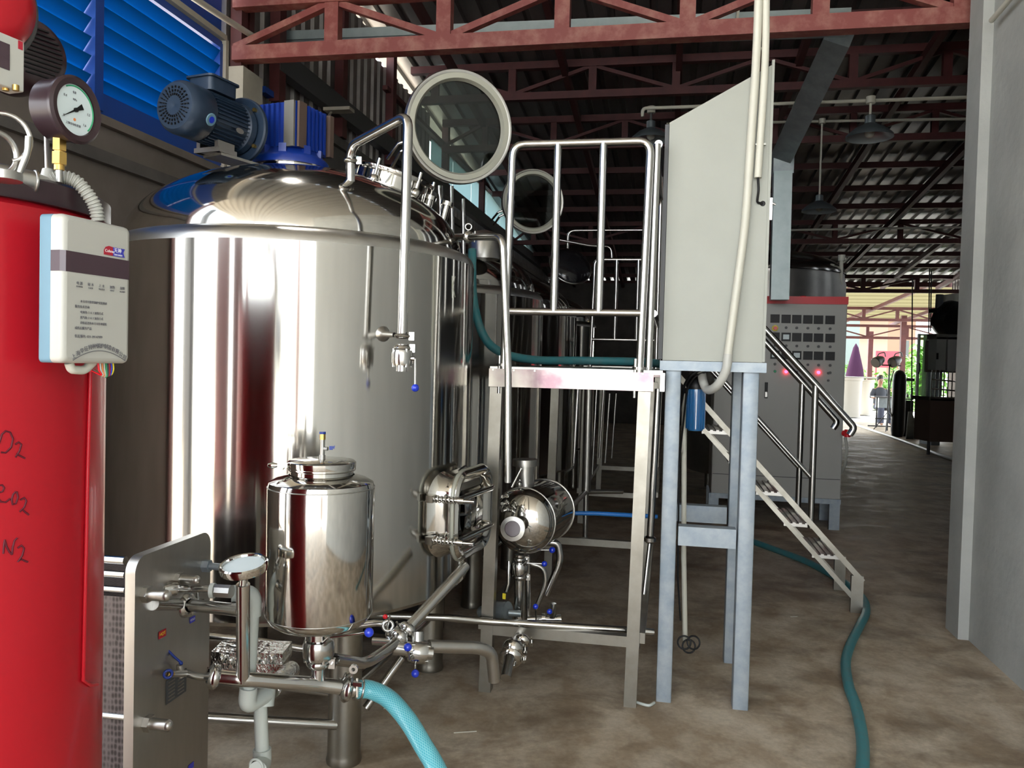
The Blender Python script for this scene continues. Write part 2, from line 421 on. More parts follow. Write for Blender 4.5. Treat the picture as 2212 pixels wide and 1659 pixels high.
# left wall: rendered lower wall, louvres, corrugated upper wall
m = MB(); m.box(hall(UL - .1, 3.9, 1.46), .2, 4.6, 2.92); struct('wall_left', m, 'brown_wall')
m = MB(); m.box(hall(UL - .1, 14.2, 1.87), .2, 16., 3.74); struct('wall_left', m, 'dark_wall')
for i, v0 in enumerate([5.46] + [6.2 + 2.3 * k for k in range(7)]):
    zt = zroof(v0 + 2.3) - .05
    lo = 3.74 if v0 < 8.6 else 3.74
    m = MB()
    if v0 < 8.7:
        m.sheet(hall(UL - .08, v0, lo if v0 > 6 else 2.9), HV * (2.3 if v0 > 6 else .76), HZ * (zt - (lo if v0 > 6 else 2.9)), 1, .19, .03, HU)
    else:
        m.sheet(hall(UL - .08, v0, lo), HV * 2.3, HZ * (4.02 - lo), 1, .19, .03, HU)
        m.sheet(hall(UL - .08, v0, 4.62), HV * 2.3, HZ * max(.1, zt - 4.62), 1, .19, .03, HU)
        w = MB()
        for k in range(2): w.box(hall(UL - .04, v0 + .58 + 1.15 * k, 4.32), .012, 1.10, .62)
        struct('window_1', w, 'skylight')
    struct('wall_left', m, 'wall_sheet')
m = MB(); m.box(hall(UL - .0, 8.2, 3.73), .06, 4.3, .05); struct('trim_1', m, 'blue_dark')
m = MB(); m.box(hall(UL + .03, 13.2, 4.03), .10, 14., .19); struct('trim_2', m, 'dark_grey')
m = MB(); m.box(hall(UL + .02, 15.3, 4.66), .06, 13, .05); struct('trim_3', m, 'truss_old')
m = MB(); m.box(hall(UL + .02, 13.5, 3.70), .05, 14, .09); struct('trim_4', m, 'dark_wall')
for v in (6.25, 7.55, 8.98, 11.3, 13.6, 15.9):
    m = MB(); m.box(hall(UL + .03, v, 4.55), .09, .11, zroof(v) - 3.75); struct('trim_5', m, 'truss_old')
for z, h, c in ((2.93, .05, 'brown_wall'), (2.72, .07, 'dark_wall')):
    m = MB(); m.box(hall(UL + .02, 3.95, z), .05, 4.6, h); struct('trim_6', m, c)
# blue louvred window
LV0, LV1, LZ0, LZ1 = 1.7, 5.40, 2.97, 3.84
t = Thing('louvered_window', 'bright blue metal louvred window high on the brown wall beside the cream pillar', 'window', hall(UL, 3.8, LZ0))
t.o['kind'] = 'structure'
m = MB()
m.box(hall(UL, (LV0 + LV1) / 2, LZ0 + .05), .07, LV1 - LV0, .12); m.box(hall(UL, (LV0 + LV1) / 2, LZ1 - .01), .07, LV1 - LV0, .05)
for v in (LV0, LV1): m.box(hall(UL, v, (LZ0 + LZ1) / 2), .07, .05, LZ1 - LZ0)
for v in (4.10, 2.7): m.box(hall(UL + .01, v, (LZ0 + LZ1) / 2), .09, .07, LZ1 - LZ0)
t.part('window_frame', m, 'blue_dark')
for a, b in ((2.74, 4.06), (4.14, LV1 - .02), (LV0, 2.66)):
    m = MB()
    for k in range(7):
        z = LZ0 + .13 + .105 * k
        c1 = hall(UL - .035, a, z - .045); c2 = hall(UL + .035, a, z + .05)
        L = HV * (b - a); th = HZ * .004
        m.add([c1, c2, c2 + L, c1 + L, c1 + th, c2 + th, c2 + L + th, c1 + L + th], [(0, 1, 2, 3), (7, 6, 5, 4), (0, 4, 5, 1), (2, 6, 7, 3), (1, 5, 6, 2), (0, 3, 7, 4)])
    t.part('louver_slats', m, 'blue_louver')
m = MB(); m.box(hall(UL + .01, 3.55, 3.885), .10, 3.75, .04); m.box(hall(UL + .01, 5.43, 3.4), .10, .04, .95); struct('trim_7', m, 'cream_plaster')
m = MB(); m.box(hall(UL - .02, 3.6, 4.25), .03, 3.7, .66); struct('wall_left', m, 'blue_dark')
m = MB(); m.box(hall(UL - .02, 3.8, 5.05), .03, 4.6, .95); struct('wall_left', m, 'wall_sheet')
# cream pillar that carries the lattice girder
m = MB(); pc = at(482, 300, 6.1); pc = V((pc.x, pc.y, 0)); m.prism([(0, 0), (.155, 0), (.155, .29), (0, .29)], pc, HU, HV, HZ * 3.74); struct('wall_pillar', m, 'cream_plaster')
m = MB(); m.box(pc + HU * .06 + HV * .10 + HZ * 4.65, .09, .09, 1.82); m.box(pc + HU * .02 + HV * .30 + HZ * 4.65, .07, .07, 1.82); struct('trim_10', m, 'truss_old')
# right wall, its pilaster, the hall beyond it
m = MB(); m.box(hall(UR + .10, 1.85, 2.77), .2, 7.1, 5.54); struct('wall_right', m, 'grey_render')
m = MB(); m.box(hall(UR + .05, 5.35, 2.72), .22, .22, 5.44); struct('wall_right_pilaster', m, 'grey_render')
m = MB(); m.box(hall(4.4, 5.45, 2.8), 5., .15, 5.6); struct('wall_back', m, 'dark_wall')  # hidden cross wall, added to keep light out
m = MB(); m.box(hall(6.9, 13.7, 1.7), .15, 16.6, 3.4); struct('wall_right', m, 'brown_wall')
for v0 in [5.5 + 2.36 * k for k in range(7)]:
    zt = zroof(v0 + 2.36) + .18; m = MB(); m.sheet(hall(6.83, v0, 3.4), HV * 2.36, HZ * (zt - 3.4), 1, .19, .03, HU); struct('wall_right', m, 'wall_sheet')
m = MB(); m.box(hall(.4, 22.0, 1.88), 7.6, .15, 3.76); struct('wall_back', m, 'dark_wall')
# unseen posts behind the viewer, with pieces added to shape the tank reflections
m = MB(); m.box(hall(UL, 1.55, 2.2), .14, .14, 4.4); struct('unseen_post', m, 'truss_red')
m = MB(); m.box(hall(-3.58, .42, 2.2), .24, .24, 4.4); struct('unseen_post', m, 'dark_grey')  # unseen dark post, placed for the dark line mirrored in the tank
for u in (-4.3, -2.2, 3.2):
    m = MB(); m.box(hall(u, -6.8, 2.78), .2, .2, 5.56); struct('trim_9', m, 'truss_red')
m = MB(); m.box((-8.85, -3.0, 2), 1.3, .15, 4, V((1, 0, 0)), V((0, 1, 0))); struct('wall_unseen', m, 'dark_grey')  # unseen slab, placed to darken a band of the tank reflection
for x0, x1 in ((-3.65, -2.9), (-2.72, -2.25)):
    m = MB(); m.box(((x0 + x1) / 2, -1.0, 1.55), x1 - x0, .06, 3.1, V((1, 0, 0)), V((0, 1, 0))); struct('unseen_panel', m, 'truss_old')  # unseen maroon panels, added to darken the bands mirrored in the tank

# lattice girders
def truss(v, zb, h, u0, u1, pitch, ch, mat, label, group, phase=0., web=.09, rise=0.):
    t = Thing('lattice_girder', label, 'girder', hall((u0 + u1) / 2, v, zb), group)
    m = MB(); m.box(hall((u0 + u1) / 2, v, zb), u1 - u0, ch, ch, bev=0); t.part('bottom_chord', m, mat)
    m = MB(); m.box(hall((u0 + u1) / 2, v, zb + h), u1 - u0, ch, ch); t.part('top_chord', m, mat)
    u = u0 + phase; k = 0
    while u < u1:
        m = MB(); m.box(hall(u, v, zb + h / 2), web, web * .8, h - ch); t.part('post', m, mat)
        if u + pitch < u1 + .1:
            m = MB(); a = hall(u + .04, v, zb + (h - ch / 2 if k % 2 == 0 else ch / 2)); b = hall(u + pitch - .04, v, zb + (ch / 2 if k % 2 == 0 else h - ch / 2))
            m.beam(a, b, web * .45, web * .55, up=HV); t.part('diagonal', m, mat)
        if k == 0 and phase > .2:
            m = MB(); a = hall(u - .04, v, zb + h - ch / 2); b = hall(u0, v, zb + ch / 2); m.beam(a, b, web * .45, web * .55, up=HV); t.part('diagonal', m, mat)
        u += pitch; k += 1
    return t
g1 = at(540, 118, 6.12); zg = g1.z
TG = 'dark red lattice girders under the roof'
vg = g1.x * math.sin(PSI) + g1.y * math.cos(PSI); ug = g1.x * math.cos(PSI) - g1.y * math.sin(PSI)
truss(vg, zg, .385, ug - .12, UR + .05, .845, .105, 'truss_red', 'nearest and largest red lattice girder spanning from the cream pillar to the rendered wall', TG, .78, .105)
truss(9.5, 4.72, .36, UL + .1, 6.7, .95, .085, 'truss_old', 'dark red lattice girder next behind the largest one', TG, .3, .09)
truss(10.9, 4.50, .36, UL + .1, 6.7, .95, .085, 'truss_old', 'dark red lattice girder behind the lamp conduit', TG, .6, .08)
truss(16.2, 4.00, .36, UL + .1, 6.7, 1.15, .085, 'truss_old', 'dark red lattice girder far back above the control panel', TG, .4, .09)
truss(20.8, 3.50, .34, 3.0, 6.8, 1.2, .09, 'dark_purlin', 'blackish lattice girder at the far eave of the hall', TG, .3, .1)
# purlins and rafters of the roof
for k, v in enumerate([7.6, 8.7, 12.0, 13.1, 14.2, 15.2, 17.6, 18.7, 19.8, 21.0]):
    m = MB(); m.box(hall(1.8, v, zroof(v) - .09), 10, .06, .09); struct('roof_purlin', m, 'dark_purlin')
for k in range(8):
    u = -2.6 + 1.3 * k
    m = MB(); a = hall(u, 6, zroof(6) - .17); b = hall(u, 22, zroof(22) - .17); m.beam(a, b, .07, .1); struct('roof_rafter', m, 'dark_purlin')
m = MB(); m.box(hall(1.8, 22.05, 3.78), 10.2, .1, .12); struct('roof_purlin', m, 'dark_purlin')

# cable tray behind the girder, its drop to the control panel
t = Thing('cable_tray', 'long galvanised cable tray running level behind the nearest red girder', 'cable tray', at(1200, 60, 6.6))
a = at(585, 98, 7.15); b = at(1831, 52, 6.1); m = MB(); m.beam(a, b, .20, .12); t.part('tray', m, 'galv_dark')
m = MB(); m.beam(a - HV * .11 + HZ * .035, b - HV * .11 + HZ * .035, .012, .075); t.part('side_rail', m, 'galv_beam')
t = Thing('cable_duct', 'square galvanised duct dropping from the tray to the red topped panel', 'duct', at(1690, 640, 8.0))
a = at(1812, 80, 6.2); b = at(1690, 335, 7.9); m = MB(); m.beam(a, b, .20, .12, up=HV); t.part('sloping_duct', m, 'galv_dark')
m = MB(); m.beam(at(1692, 325, 7.95), at(1690, 378, 7.95), .19, .15, up=HV); t.part('elbow', m, 'galv_dark')
m = MB(); m.beam(at(1690, 372, 7.9), at(1683, 648, 7.9), .17, .13, up=HV); t.part('duct', m, 'galv_beam')

# light conduits and pendant lamps
CG = 'white lamp conduits under the roof'
def conduit(pts, r, label, group=CG, mat='cream_pvc', name='conduit', bend=.05): m = MB(); m.tube(pts, r, bend); return single(name, m, mat, label, 'conduit', group)
conduit([at(1388, 252, 7.85), at(1388, 234, 7.85), at(2126, 209, 7.35)], .016, 'white conduit running level behind the slanted grey cabinet, above the nearest lamp')
conduit([at(1440, 268, 10.6), at(2126, 256, 9.7)], .017, 'thinner white conduit just under the nearest lamp conduit')
conduit([at(1700, 497, 15.0), at(2118, 490, 14.4)], .02, 'far white conduit below the distant girder')
conduit([at(1832, 46, 6.1), at(2020, 30, 6.0), at(2110, 24, 5.9)], .018, 'white conduit from the tray end to the rendered wall, upper one')
conduit([at(1835, 47, 6.05), at(2060, 40, 5.75), at(2110, 38, 5.72)], .018, 'white conduit from the tray end to the rendered wall, lower one')
conduit([onu(2142, 44, 1.745), onu(2180, 0, 1.745), onu(2225, -55, 1.745)], .016, 'white conduit climbing the rendered wall at the top right')
conduit([at(380, -30, 5.0), at(470, 30, 5.6), at(556, 84, 6.3)], .022, 'pale conduit sloping down in front of the blue louvres to the girder', None)
m = MB(); m.beam(at(1590, 55, 6.0), at(1600, -20, 6.0), .02, .02); single('tray_hanger', m, 'cream_pvc', 'thin pale hanger above the cable tray left of the tall conduits', 'bracket')
def lamp(x, y, D, px, rod, label, top):
    c = at(x, y, D); R = px / 1750 * D / 2; t = Thing('pendant_lamp', label, 'lamp', c, 'industrial pendant lamps under the roof')
    m = MB(); m.lathe([(R, 0), (R * .97, R * .12), (R * .62, R * .42), (R * .30, R * .58), (R * .22, R * .62), (R * .22, R * .95), (.012, R * 1.02)], c); t.part('lamp_shade', m, 'lamp_shade')
    m = MB(); m.lathe([(R * .985, .001), (R * .9, R * .13), (R * .55, R * .38), (.0, R * .5)], c); t.part('reflector', m, 'lamp_inside')
    m = MB(); m.ball(c + HZ * R * .22, R * .22); t.part('bulb', m, 'white_plastic')
    m = MB(); m.tube([c + HZ * R * .95, V((c.x, c.y, top))], .011); t.part('rod', m, rod)
    m = MB(); m.cyl(V((c.x, c.y, top - .03)), V((c.x, c.y, top + .03)), .04); t.part('ceiling_rose', m, 'cream_pvc')
lamp(1878, 298, 7.4, 98, 'cream_pvc', 'nearest pendant lamp, hanging close under the white conduit', zat(1878, 216, 7.4))
lamp(1769, 457, 10.0, 72, 'cream_pvc', 'pendant lamp on a long rod right of the duct', zat(1774, 262, 10.))
lamp(1405, 303, 7.9, 84, 'dark_grey', 'dark pendant lamp just left of the slanted cabinet', zat(1392, 237, 7.9))

# ================================================================== BREWING TANKS
TC = V((-1.0, 3.78, 0)); TR = .81; ZB, ZT = .605, 2.07
def dome_prof(R, z0, H, n=22):
    pr = []
    for i in range(n + 1):
        a = math.pi / 2 * i / n
        pr.append((R * math.cos(a) ** 1.05, z0 + H * math.sin(a) ** 1.0))
    pr[-1] = (0, z0 + H)
    return pr
def domez(r, R=.765, z0=2.10, H=.40):
    c = min(1, max(0, r / R)) ** (1 / .85); return z0 + H * math.sqrt(max(0, 1 - c * c))
def make_tank(label, loc, full=True, name='brewing_tank'):
    c = V(loc); t = Thing(name, label, 'tank', c, 'stainless steel brewing tanks')
    m = MB(); m.lathe([(TR - .02, ZB - .02), (TR, ZB), (TR, ZT - .045)], c, seg=96); t.part('shell', m, 'tank_steel')
    m = MB(); m.lathe([(TR, ZT - .045), (TR - .003, ZT - .027), (TR - .012, ZT - .010), (TR - .027, ZT + .003), (TR - .045, ZT + .011), (TR - .060, ZT + .015), (.745, ZT + .018)], c, seg=96); t.part('shoulder_ring', m, 'satin')
    m = MB(); m.lathe(dome_prof(.745, 2.088, .365), c, seg=96); t.part('dome', m, 'polished', label='mirror polished dome')
    m = MB(); m.lathe([(TR - .02, ZB - .02), (.45, ZB - .13), (0, ZB - .18)], c, seg=64); t.part('bottom', m, 'satin')
    for k in range(4):
        a = math.radians(-58.8 + 90 * k); p = c + V((math.cos(a), math.sin(a), 0)) * .715
        m = MB(); m.lathe([(0, 0), (.068, 0), (.070, .012), (.066, .03), (.065, .045), (.065, ZB + .02)], p, seg=32); t.part('leg', m, 'leg_steel')
    for k in range(4):
        a = math.radians(-58.8 + 90 * k); b = a + math.pi / 2; p = c + V((math.cos(a), math.sin(a), .27)) * 1.0; q = c + V((math.cos(b), math.sin(b), .27))
        p = c + V((math.cos(a) * .715, math.sin(a) * .715, .27)); q = c + V((math.cos(b) * .715, math.sin(b) * .715, .27))
        m = MB(); m.cyl(p, q, .02, 14); t.part('leg_brace', m, 'pipe_steel')
    return t
tank1 = make_tank('big brushed steel brewing tank nearest the viewer, with blue motor on its dome', TC)
D2 = HV * 2.1
# manway collar on the dome
mc = at(850, 378, 3.95); mcn = V((.27, -.05, 1)).normalized(); mb0 = mc - mcn * .14
m = MB(); m.lathe([(.178, -.06), (.178, .12), (.202, .122), (.205, .128), (.205, .140), (.198, .145), (.165, .145), (.165, .02)], mb0, mcn, 48); col = tank1.part('manway_collar', m, 'polished')
for k in range(6):
    a = 2 * math.pi * (k + .3) / 6; x, y, d = frame_of(mcn); p = mb0 + x * .20 * math.cos(a) + y * .20 * math.sin(a)
    m = MB(); m.cyl(p + mcn * .07, p + mcn * .17, .009, 10); m.ball(p + mcn * .07, .026, 16); tank1.part('clamp_bolt', m, 'polished', col)
# fittings behind the manway
for (x, y, D, h) in ((928, 432, 4.0, .10), (900, 395, 4.1, .10), (965, 445, 4.05, .06)):
    p = at(x, y, D); m = MB(); m.lathe([(.02, -.12), (.02, 0), (.034, 0), (.034, .02), (0, .02)], p, (.25, 0, 1), 20); tank1.part('nozzle', m, 'polished')
# square side manway
th = math.radians(-18.6); en = V((math.cos(th), math.sin(th), 0)); et = V((-math.sin(th), math.cos(th), 0)); mcz = .945
mp = TC + V((0, 0, mcz)) + en * (TR - .05)
def rr_loop(w, h, r, n=7): return rrect(w, h, r, n)
def neck(m, prof, w, h, r):     # prof: list of (grow, out)
    rings = []
    for g, o in prof: rings.append([mp + en * o + et * p[0] + HZ * p[1] for p in rr_loop(w + 2 * g, h + 2 * g, r + g)])
    n = len(rings[0]); vs = [a for R in rings for a in R]
    m.add(vs, [(i * n + k, i * n + (k + 1) % n, (i + 1) * n + (k + 1) % n, (i + 1) * n + k) for i in range(len(rings) - 1) for k in range(n)], True)
m = MB(); neck(m, [(.07, -.01), (.035, .02), (.012, .05), (.0, .09), (.0, .098), (.016, .102), (.016, .116), (-.03, .116), (-.03, .02)], .38, .33, .085)
man = tank1.part('side_manway', m, 'polished')
m = MB(); neck(m, [(.022, .120), (.024, .135), (.014, .146), (-.005, .142), (-.018, .130), (-.03, .118), (-.06, .120), (-.12, .134), (-.16, .136)], .38, .33, .085)
m.prism(rr_loop(.06, .01, .005), mp + en * .135, et, HZ, en * .002)
dr = tank1.part('manway_door', m, 'polished', man)
m = MB(); m.path([mp + en * .122 + et * p[0] + HZ * p[1] for p in rr_loop(.42, .37, .105)], .010, 10, closed=True); tank1.part('door_gasket', m, 'gasket', man)
for s in (-1, 1):
    z = HZ * (.085 * s)
    m = MB(); m.tube([mp + et * .25 + en * .09 + z, mp + et * .16 + en * .17 + z, mp - et * .22 + en * .15 + z], .012, .05); m.tube([mp - et * .24 + en * .03 + z, mp - et * .24 + en * .23 + z], .008)
    m.cyl(mp - et * .24 + en * .16 + z, mp - et * .24 + en * .185 + z, .014, 12); m.box(mp - et * .24 + en * .04 + z, .03, .04, .03, en, et, HZ)
    m.path([mp - et * .24 + en * (.05 + .1 * k / 40) + z + et * .014 * math.cos(k * .95) + HZ * .014 * math.sin(k * .95) for k in range(41)], .0028, 6)
    tank1.part('clamp_arm', m, 'polished', man)
# K mark on the shell
def oncyl(x, y, c=TC, R=TR):
    r = ray(x, y); d = V((r.x, r.y)); o = V((-c.x, -c.y)); A = d.dot(d); B = 2 * d.dot(o); C_ = o.dot(o) - R * R
    s = (-B - math.sqrt(max(0, B * B - 4 * A * C_))) / (2 * A); return EYE + r * s
def mark(m, strokes, r, c=TC, R=TR, seg=6):
    for st in strokes: m.path([oncyl(x, y, c, R) for x, y in st], r, seg)
m = MB(); mark(m, [[(977, 596), (977, 644)], [(983, 597), (979, 614), (978, 620), (981, 632), (983, 642)]], .0016); tank1.part('k_mark', m, 'gasket', label='small letter K on the shell')
# thermometer nozzle and arching pipe with valve in front of the shell
def ball_knob(t, p, r=.0145, mat='knob_blue', parent=None): m = MB(); m.ball(p, r, 20); return t.part('knob', m, mat, parent)
def clamp(m, p, d, r, w=.018):
    m.lathe([(r * .6, -w), (r, -w * .6), (r * 1.12, 0), (r, w * .6), (r * .6, w)], p, d, 24)
    x, y, dd = frame_of(d); m.box(V(p) + x * (r * 1.25), .02, .016, .03, x, y, dd); m.tube([V(p) + x * r * 1.25 - y * .02, V(p) + x * r * 1.25 + y * .03], .004)
def valve(t, p, d, r, hp=None, kp=None, knob='knob_blue', body=None):
    m = MB(); x, y, d = frame_of(d); p = V(p)
    m.lathe([(r * .75, -.05), (r * .75, -.028), (r * 1.25, -.028), (r * 1.35, -.018), (r * 1.35, .018), (r * 1.25, .028), (r * .75, .028), (r * .75, .05)], p, d, 28)
    for k in range(4):
        a = math.pi / 2 * k + .6; q = p + x * (r * 1.18 * math.cos(a)) + y * (r * 1.18 * math.sin(a)); m.cyl(q - d * .034, q + d * .034, .005, 8)
    b = t.part('valve_body', m, 'pipe_steel')
    if hp is not None:
        m = MB(); m.tube([hp, kp], .0042, seg=10); m.cyl(V(p) + (V(hp) - p) * .5, hp, .009, 10); h = t.part('handle', m, 'pipe_steel'); ball_knob(t, V(kp), mat=knob, parent=h)
    return b
t = Thing('transfer_pipe', 'steel pipe arching off the dome and down before the big tank shell', 'pipe', at(755, 390, 3.30))
b0, b1, b2, b3 = at(757, 400, 3.32), at(757, 315, 3.30), at(882, 248, 3.03), at(869, 722, 3.0)
m = MB(); m.tube([b0, b1, b2, b3], .0185, .055, 18); t.part('pipe', m, 'pipe_steel')
m = MB(); clamp(m, at(758, 347, 3.30), HZ, .027, .010); t.part('clamp', m, 'pipe_steel')
m = MB(); clamp(m, at(869, 726, 3.0), HZ, .028, .010); t.part('clamp', m, 'pipe_steel'); m = MB(); clamp(m, at(869, 752, 3.0), HZ, .030, .014); t.part('clamp', m, 'pipe_steel')
valve(t, at(869, 773, 3.0), HZ, .030, at(897, 775, 2.98), at(897, 838, 2.98))
m = MB(); m.lathe([(.034, -.004), (.022, .008), (.012, .03), (.009, .12)], oncyl(826, 722), at(862, 724, 3.0) - oncyl(826, 722), 24); t.part('nozzle', m, 'satin')

# round glass lids, standing open
def glass_lid(px, py, D, R, n, label):
    c = at(px, py, D); n = V(n).normalized(); t = Thing('glass_hatch', label, 'hatch', c, 'round glass manway lids')
    m = MB(); m.lathe([(R * .84, -.012), (R * .99, -.016), (R, -.01), (R, .022), (R * .985, .03), (R * .93, .03), (R * .84, .012), (R * .84, -.012)], c, n, 64); rg = t.part('rim', m, 'satin')
    m = MB(); m.lathe([(R * .80, .013), (R * .84, .034), (R * .93, .034), (R * .93, .02), (R * .80, .010)], c, n, 64); t.part('seal', m, 'gasket', rg)
    m = MB(); m.lathe([(0, .004), (R * .85, .004), (R * .85, -.004), (0, -.004)], c, n, 64, False); t.part('glass', m, 'lid_glass')
    x, y, d = frame_of(n)
    m = MB(); m.path([c + x * (R * 1.0 * math.cos(a)) + y * (R * math.sin(a)) - d * (.03 if 0 < k < 10 else 0) for k, a in enumerate([math.radians(25 + 3.4 * q) for q in range(11)])], .007, 8); t.part('grip', m, 'pipe_steel')
    m = MB()
    for a in (200, 207): m.path([c + x * R * .97 * math.cos(math.radians(a)) + y * R * .97 * math.sin(math.radians(a)) - d * .02, c + x * R * 1.12 * math.cos(math.radians(a)) + y * R * 1.12 * math.sin(math.radians(a)) - d * .03, c + x * R * 1.3 * math.cos(math.radians(a + 8)) + y * R * 1.3 * math.sin(math.radians(a + 8)) - d * .14], .008, 8)
    t.part('hinge', m, 'pipe_steel'); return t
glass_lid(990, 276, 3.95, .268, (.35, -.90, -.10), 'large round glass lid in a pale rim standing open above the big tank')
glass_lid(1150, 436, 6.0, .235, (.25, -.95, -.10), 'smaller looking round glass lid behind the platform railing')

# tanks further down the row
for k, lb in ((1, 'second brewing tank in the row, seen through the platform railing'), (2, 'third brewing tank in the row, further behind the railing'), (3, 'fourth brewing tank in the row, mostly hidden at the back')):
    make_tank(lb, TC + D2 * k)
t = Thing('manway_hatch', 'dark domed hatch on the third tank behind the railing', 'hatch', at(1232, 575, 7.2))
c = at(1232, 575, 7.2); m = MB(); m.lathe([(.19, 0), (.18, .02), (.13, .045), (.07, .06), (0, .065)], c, (.25, -.8, .5), 40); m.lathe([(0, -.01), (.19, 0)], c, (.25, -.8, .5), 40); t.part('cover', m, 'black_gloss')
m = MB(); m.ring(c, (.25, -.8, .5), .19, .008, 40); t.part('rim', m, 'pipe_steel')
# tall tank behind the control panel
c = V((3.17, 10.2, 0)); t = Thing('fermenting_tank', 'tall dark domed steel tank rising behind the red topped panel', 'tank', c)
m = MB(); m.lathe([(.92, .3), (.92, 2.62), (.90, 2.70), (.90, 2.74)], c, seg=72); t.part('shell', m, 'satin')
m = MB(); m.lathe([(a * .92 / .765, (b - 2.1) * .9 + 2.74) for a, b in dome_prof(.765, 2.1, .34)], c, seg=72); t.part('dome', m, 'pipe_steel')
for k in range(4):
    a = math.radians(45 + 90 * k); m = MB(); m.cyl(c + V((math.cos(a) * .75, math.sin(a) * .75, 0)), c + V((math.cos(a) * .75, math.sin(a) * .75, .35)), .05); t.part('leg', m, 'leg_steel')
m = MB(); p = at(1818, 560, 9.6); m.tube([p - HZ * .3, p, p + HU * .05], .022, .02); m.cyl(p - HZ * .02, p + HZ * .05, .04); t.part('vent_pipe', m, 'cream_pvc')

# gear motor on the dome
A = at(375, 236, 3.35); B = at(522, 276, 3.72); A.z = B.z = (A.z + B.z) / 2 ; ax = (B - A).normalized(); bx = V((ax.y, -ax.x, 0))
GC = V((-1.09, 3.93, 0)); GC.z = B.z
t = Thing('gear_motor', 'dark blue electric motor with bright blue gearbox on the big tank dome', 'motor', V((GC.x, GC.y, 2.47)))
m = MB(); m.lathe([(.0, .004), (.03, .0), (.095, .004), (.108, .02), (.112, .04), (.112, .13), (.108, .135)], A, ax, 48); fan = t.part('fan_cover', m, 'motor_blue')
m = MB()
for k in range(26):
    a = 2 * math.pi * k / 26; x, y, d = frame_of(ax)
    for r0 in (.045, .06, .075): m.box(A + x * r0 * math.cos(a) + y * r0 * math.sin(a) - ax * .001, .009, .004, .006, x * math.cos(a) + y * math.sin(a), y * math.cos(a) - x * math.sin(a), ax)
t.part('vent_slots', m, 'black', fan)
m = MB(); m.lathe([(.100, .13), (.100, .33), (.112, .34), (.115, .37)], A, ax, 48)
x, y, d = frame_of(ax)
for k in range(40):
    a = 2 * math.pi * k / 40
    if 50 < math.degrees(a) < 130 : pass
    m.box(A + ax * .235 + x * .105 * math.cos(a) + y * .105 * math.sin(a), .014, .004, .19, x * math.cos(a) + y * math.sin(a), y * math.cos(a) - x * math.sin(a), ax)
t.part('motor_housing', m, 'motor_blue')
m = MB(); m.lathe([(.05, .0), (.142, .0), (.148, .006), (.148, .022), (.142, .028), (.05, .028)], B - ax * .02, ax, 56)
fl = t.part('flange', m, 'motor_blue')
for a in (40, 140, 220, 320):
    a = math.radians(a); m = MB(); q = B - ax * .022 + x * .125 * math.cos(a) + y * .125 * math.sin(a); m.cyl(q - ax * .012, q + ax * .03, .009, 6); t.part('bolt', m, 'brass', fl)
m = MB(); tb = A + ax * .22 + HZ * .135; m.prism(rrect(.13, .16, .02), tb - HZ * .03, bx, ax, HZ * .055); m.prism(rrect(.15, .18, .02), tb + HZ * .025, bx, ax, HZ * .008); t.part('terminal_box', m, 'motor_blue')
pn = (EYE - (A + ax * .1)); pn -= ax * pn.dot(ax); pn.normalize(); pu = ax.cross(pn) * -1
m = MB(); m.lathe([(0, .003), (.024, .003), (.027, 0)], A + ax * .10 + pn * .112, pn, 24); st = t.part('round_sticker', m, 'lightblue')
m = MB(); m.lathe([(0, .004), (.014, .004)], A + ax * .10 + pn * .112, pn, 24); t.part('sticker_centre', m, 'knob_blue', st)
m = MB(); m.prism([(math.cos(a / 16 * 2 * math.pi) * .024, math.sin(a / 16 * 2 * math.pi) * .012) for a in range(16)], A + ax * .27 + pn * .1135, ax, HZ, pn * .002); t.part('name_plate', m, 'satin')
m = MB(); g = .125
m.box(GC + HZ * .06, 2 * g - .02, 2 * g - .02, .21, bx, ax, HZ)
gb = t.part('gearbox', m, 'gear_blue')
for s, e1, e2 in ((-1, ax, bx), (1, bx, ax)):
    f = GC + e1 * (s * g) + HZ * .06
    m = MB(); m.box(f + e2 * (.085 if s < 0 else -.085), .012, .055, .21, e1, e2, HZ); t.part('end_plate', m, 'gear_grey' if s < 0 else 'gear_brown', gb)
    m = MB()
    for k in range(5): m.box(f + e2 * ((-.10 if s < 0 else -.035) + .03 * k) - e1 * s * .004, .02, .014, .20, e1, e2, HZ)
    t.part('cooling_ribs', m, 'gear_blue', gb)
m = MB(); m.box(GC + bx * g + ax * .13 + HZ * .06, .03, .03, .20, bx, ax, HZ); t.part('corner_strip', m, 'gear_brown', gb)
m = MB(); m.lathe([(.0, -.03), (.12, -.03), (.135, -.06), (.165, -.075), (.178, -.09), (.178, -.115), (0, -.115)], GC, HZ, 40)
for k in range(8):
    a = 2 * math.pi * k / 8; m.box(GC + V((math.cos(a) * .13, math.sin(a) * .135, -.065)), .035, .035, .07, V((math.cos(a), math.sin(a), 0)), V((-math.sin(a), math.cos(a), 0)), HZ)
t.part('mounting_flange', m, 'gear_blue')
m = MB(); m.lathe([(.165, -.115), (.165, -.155), (.155, -.24)], GC, HZ, 48); t.part('neck', m, 'polished')
m = MB(); f = A + ax * .24; m.box(f - HZ * .135, .14, .11, .02, bx, ax, HZ); m.box(f - HZ * .12 + bx * .05, .02, .1, .05, bx, ax, HZ); m.box(f - HZ * .12 - bx * .05, .02, .1, .05, bx, ax, HZ)
m.beam(f - HZ * .15 - ax * .02, GC - HZ * .16, .12, .012); t.part('motor_foot', m, 'satin')

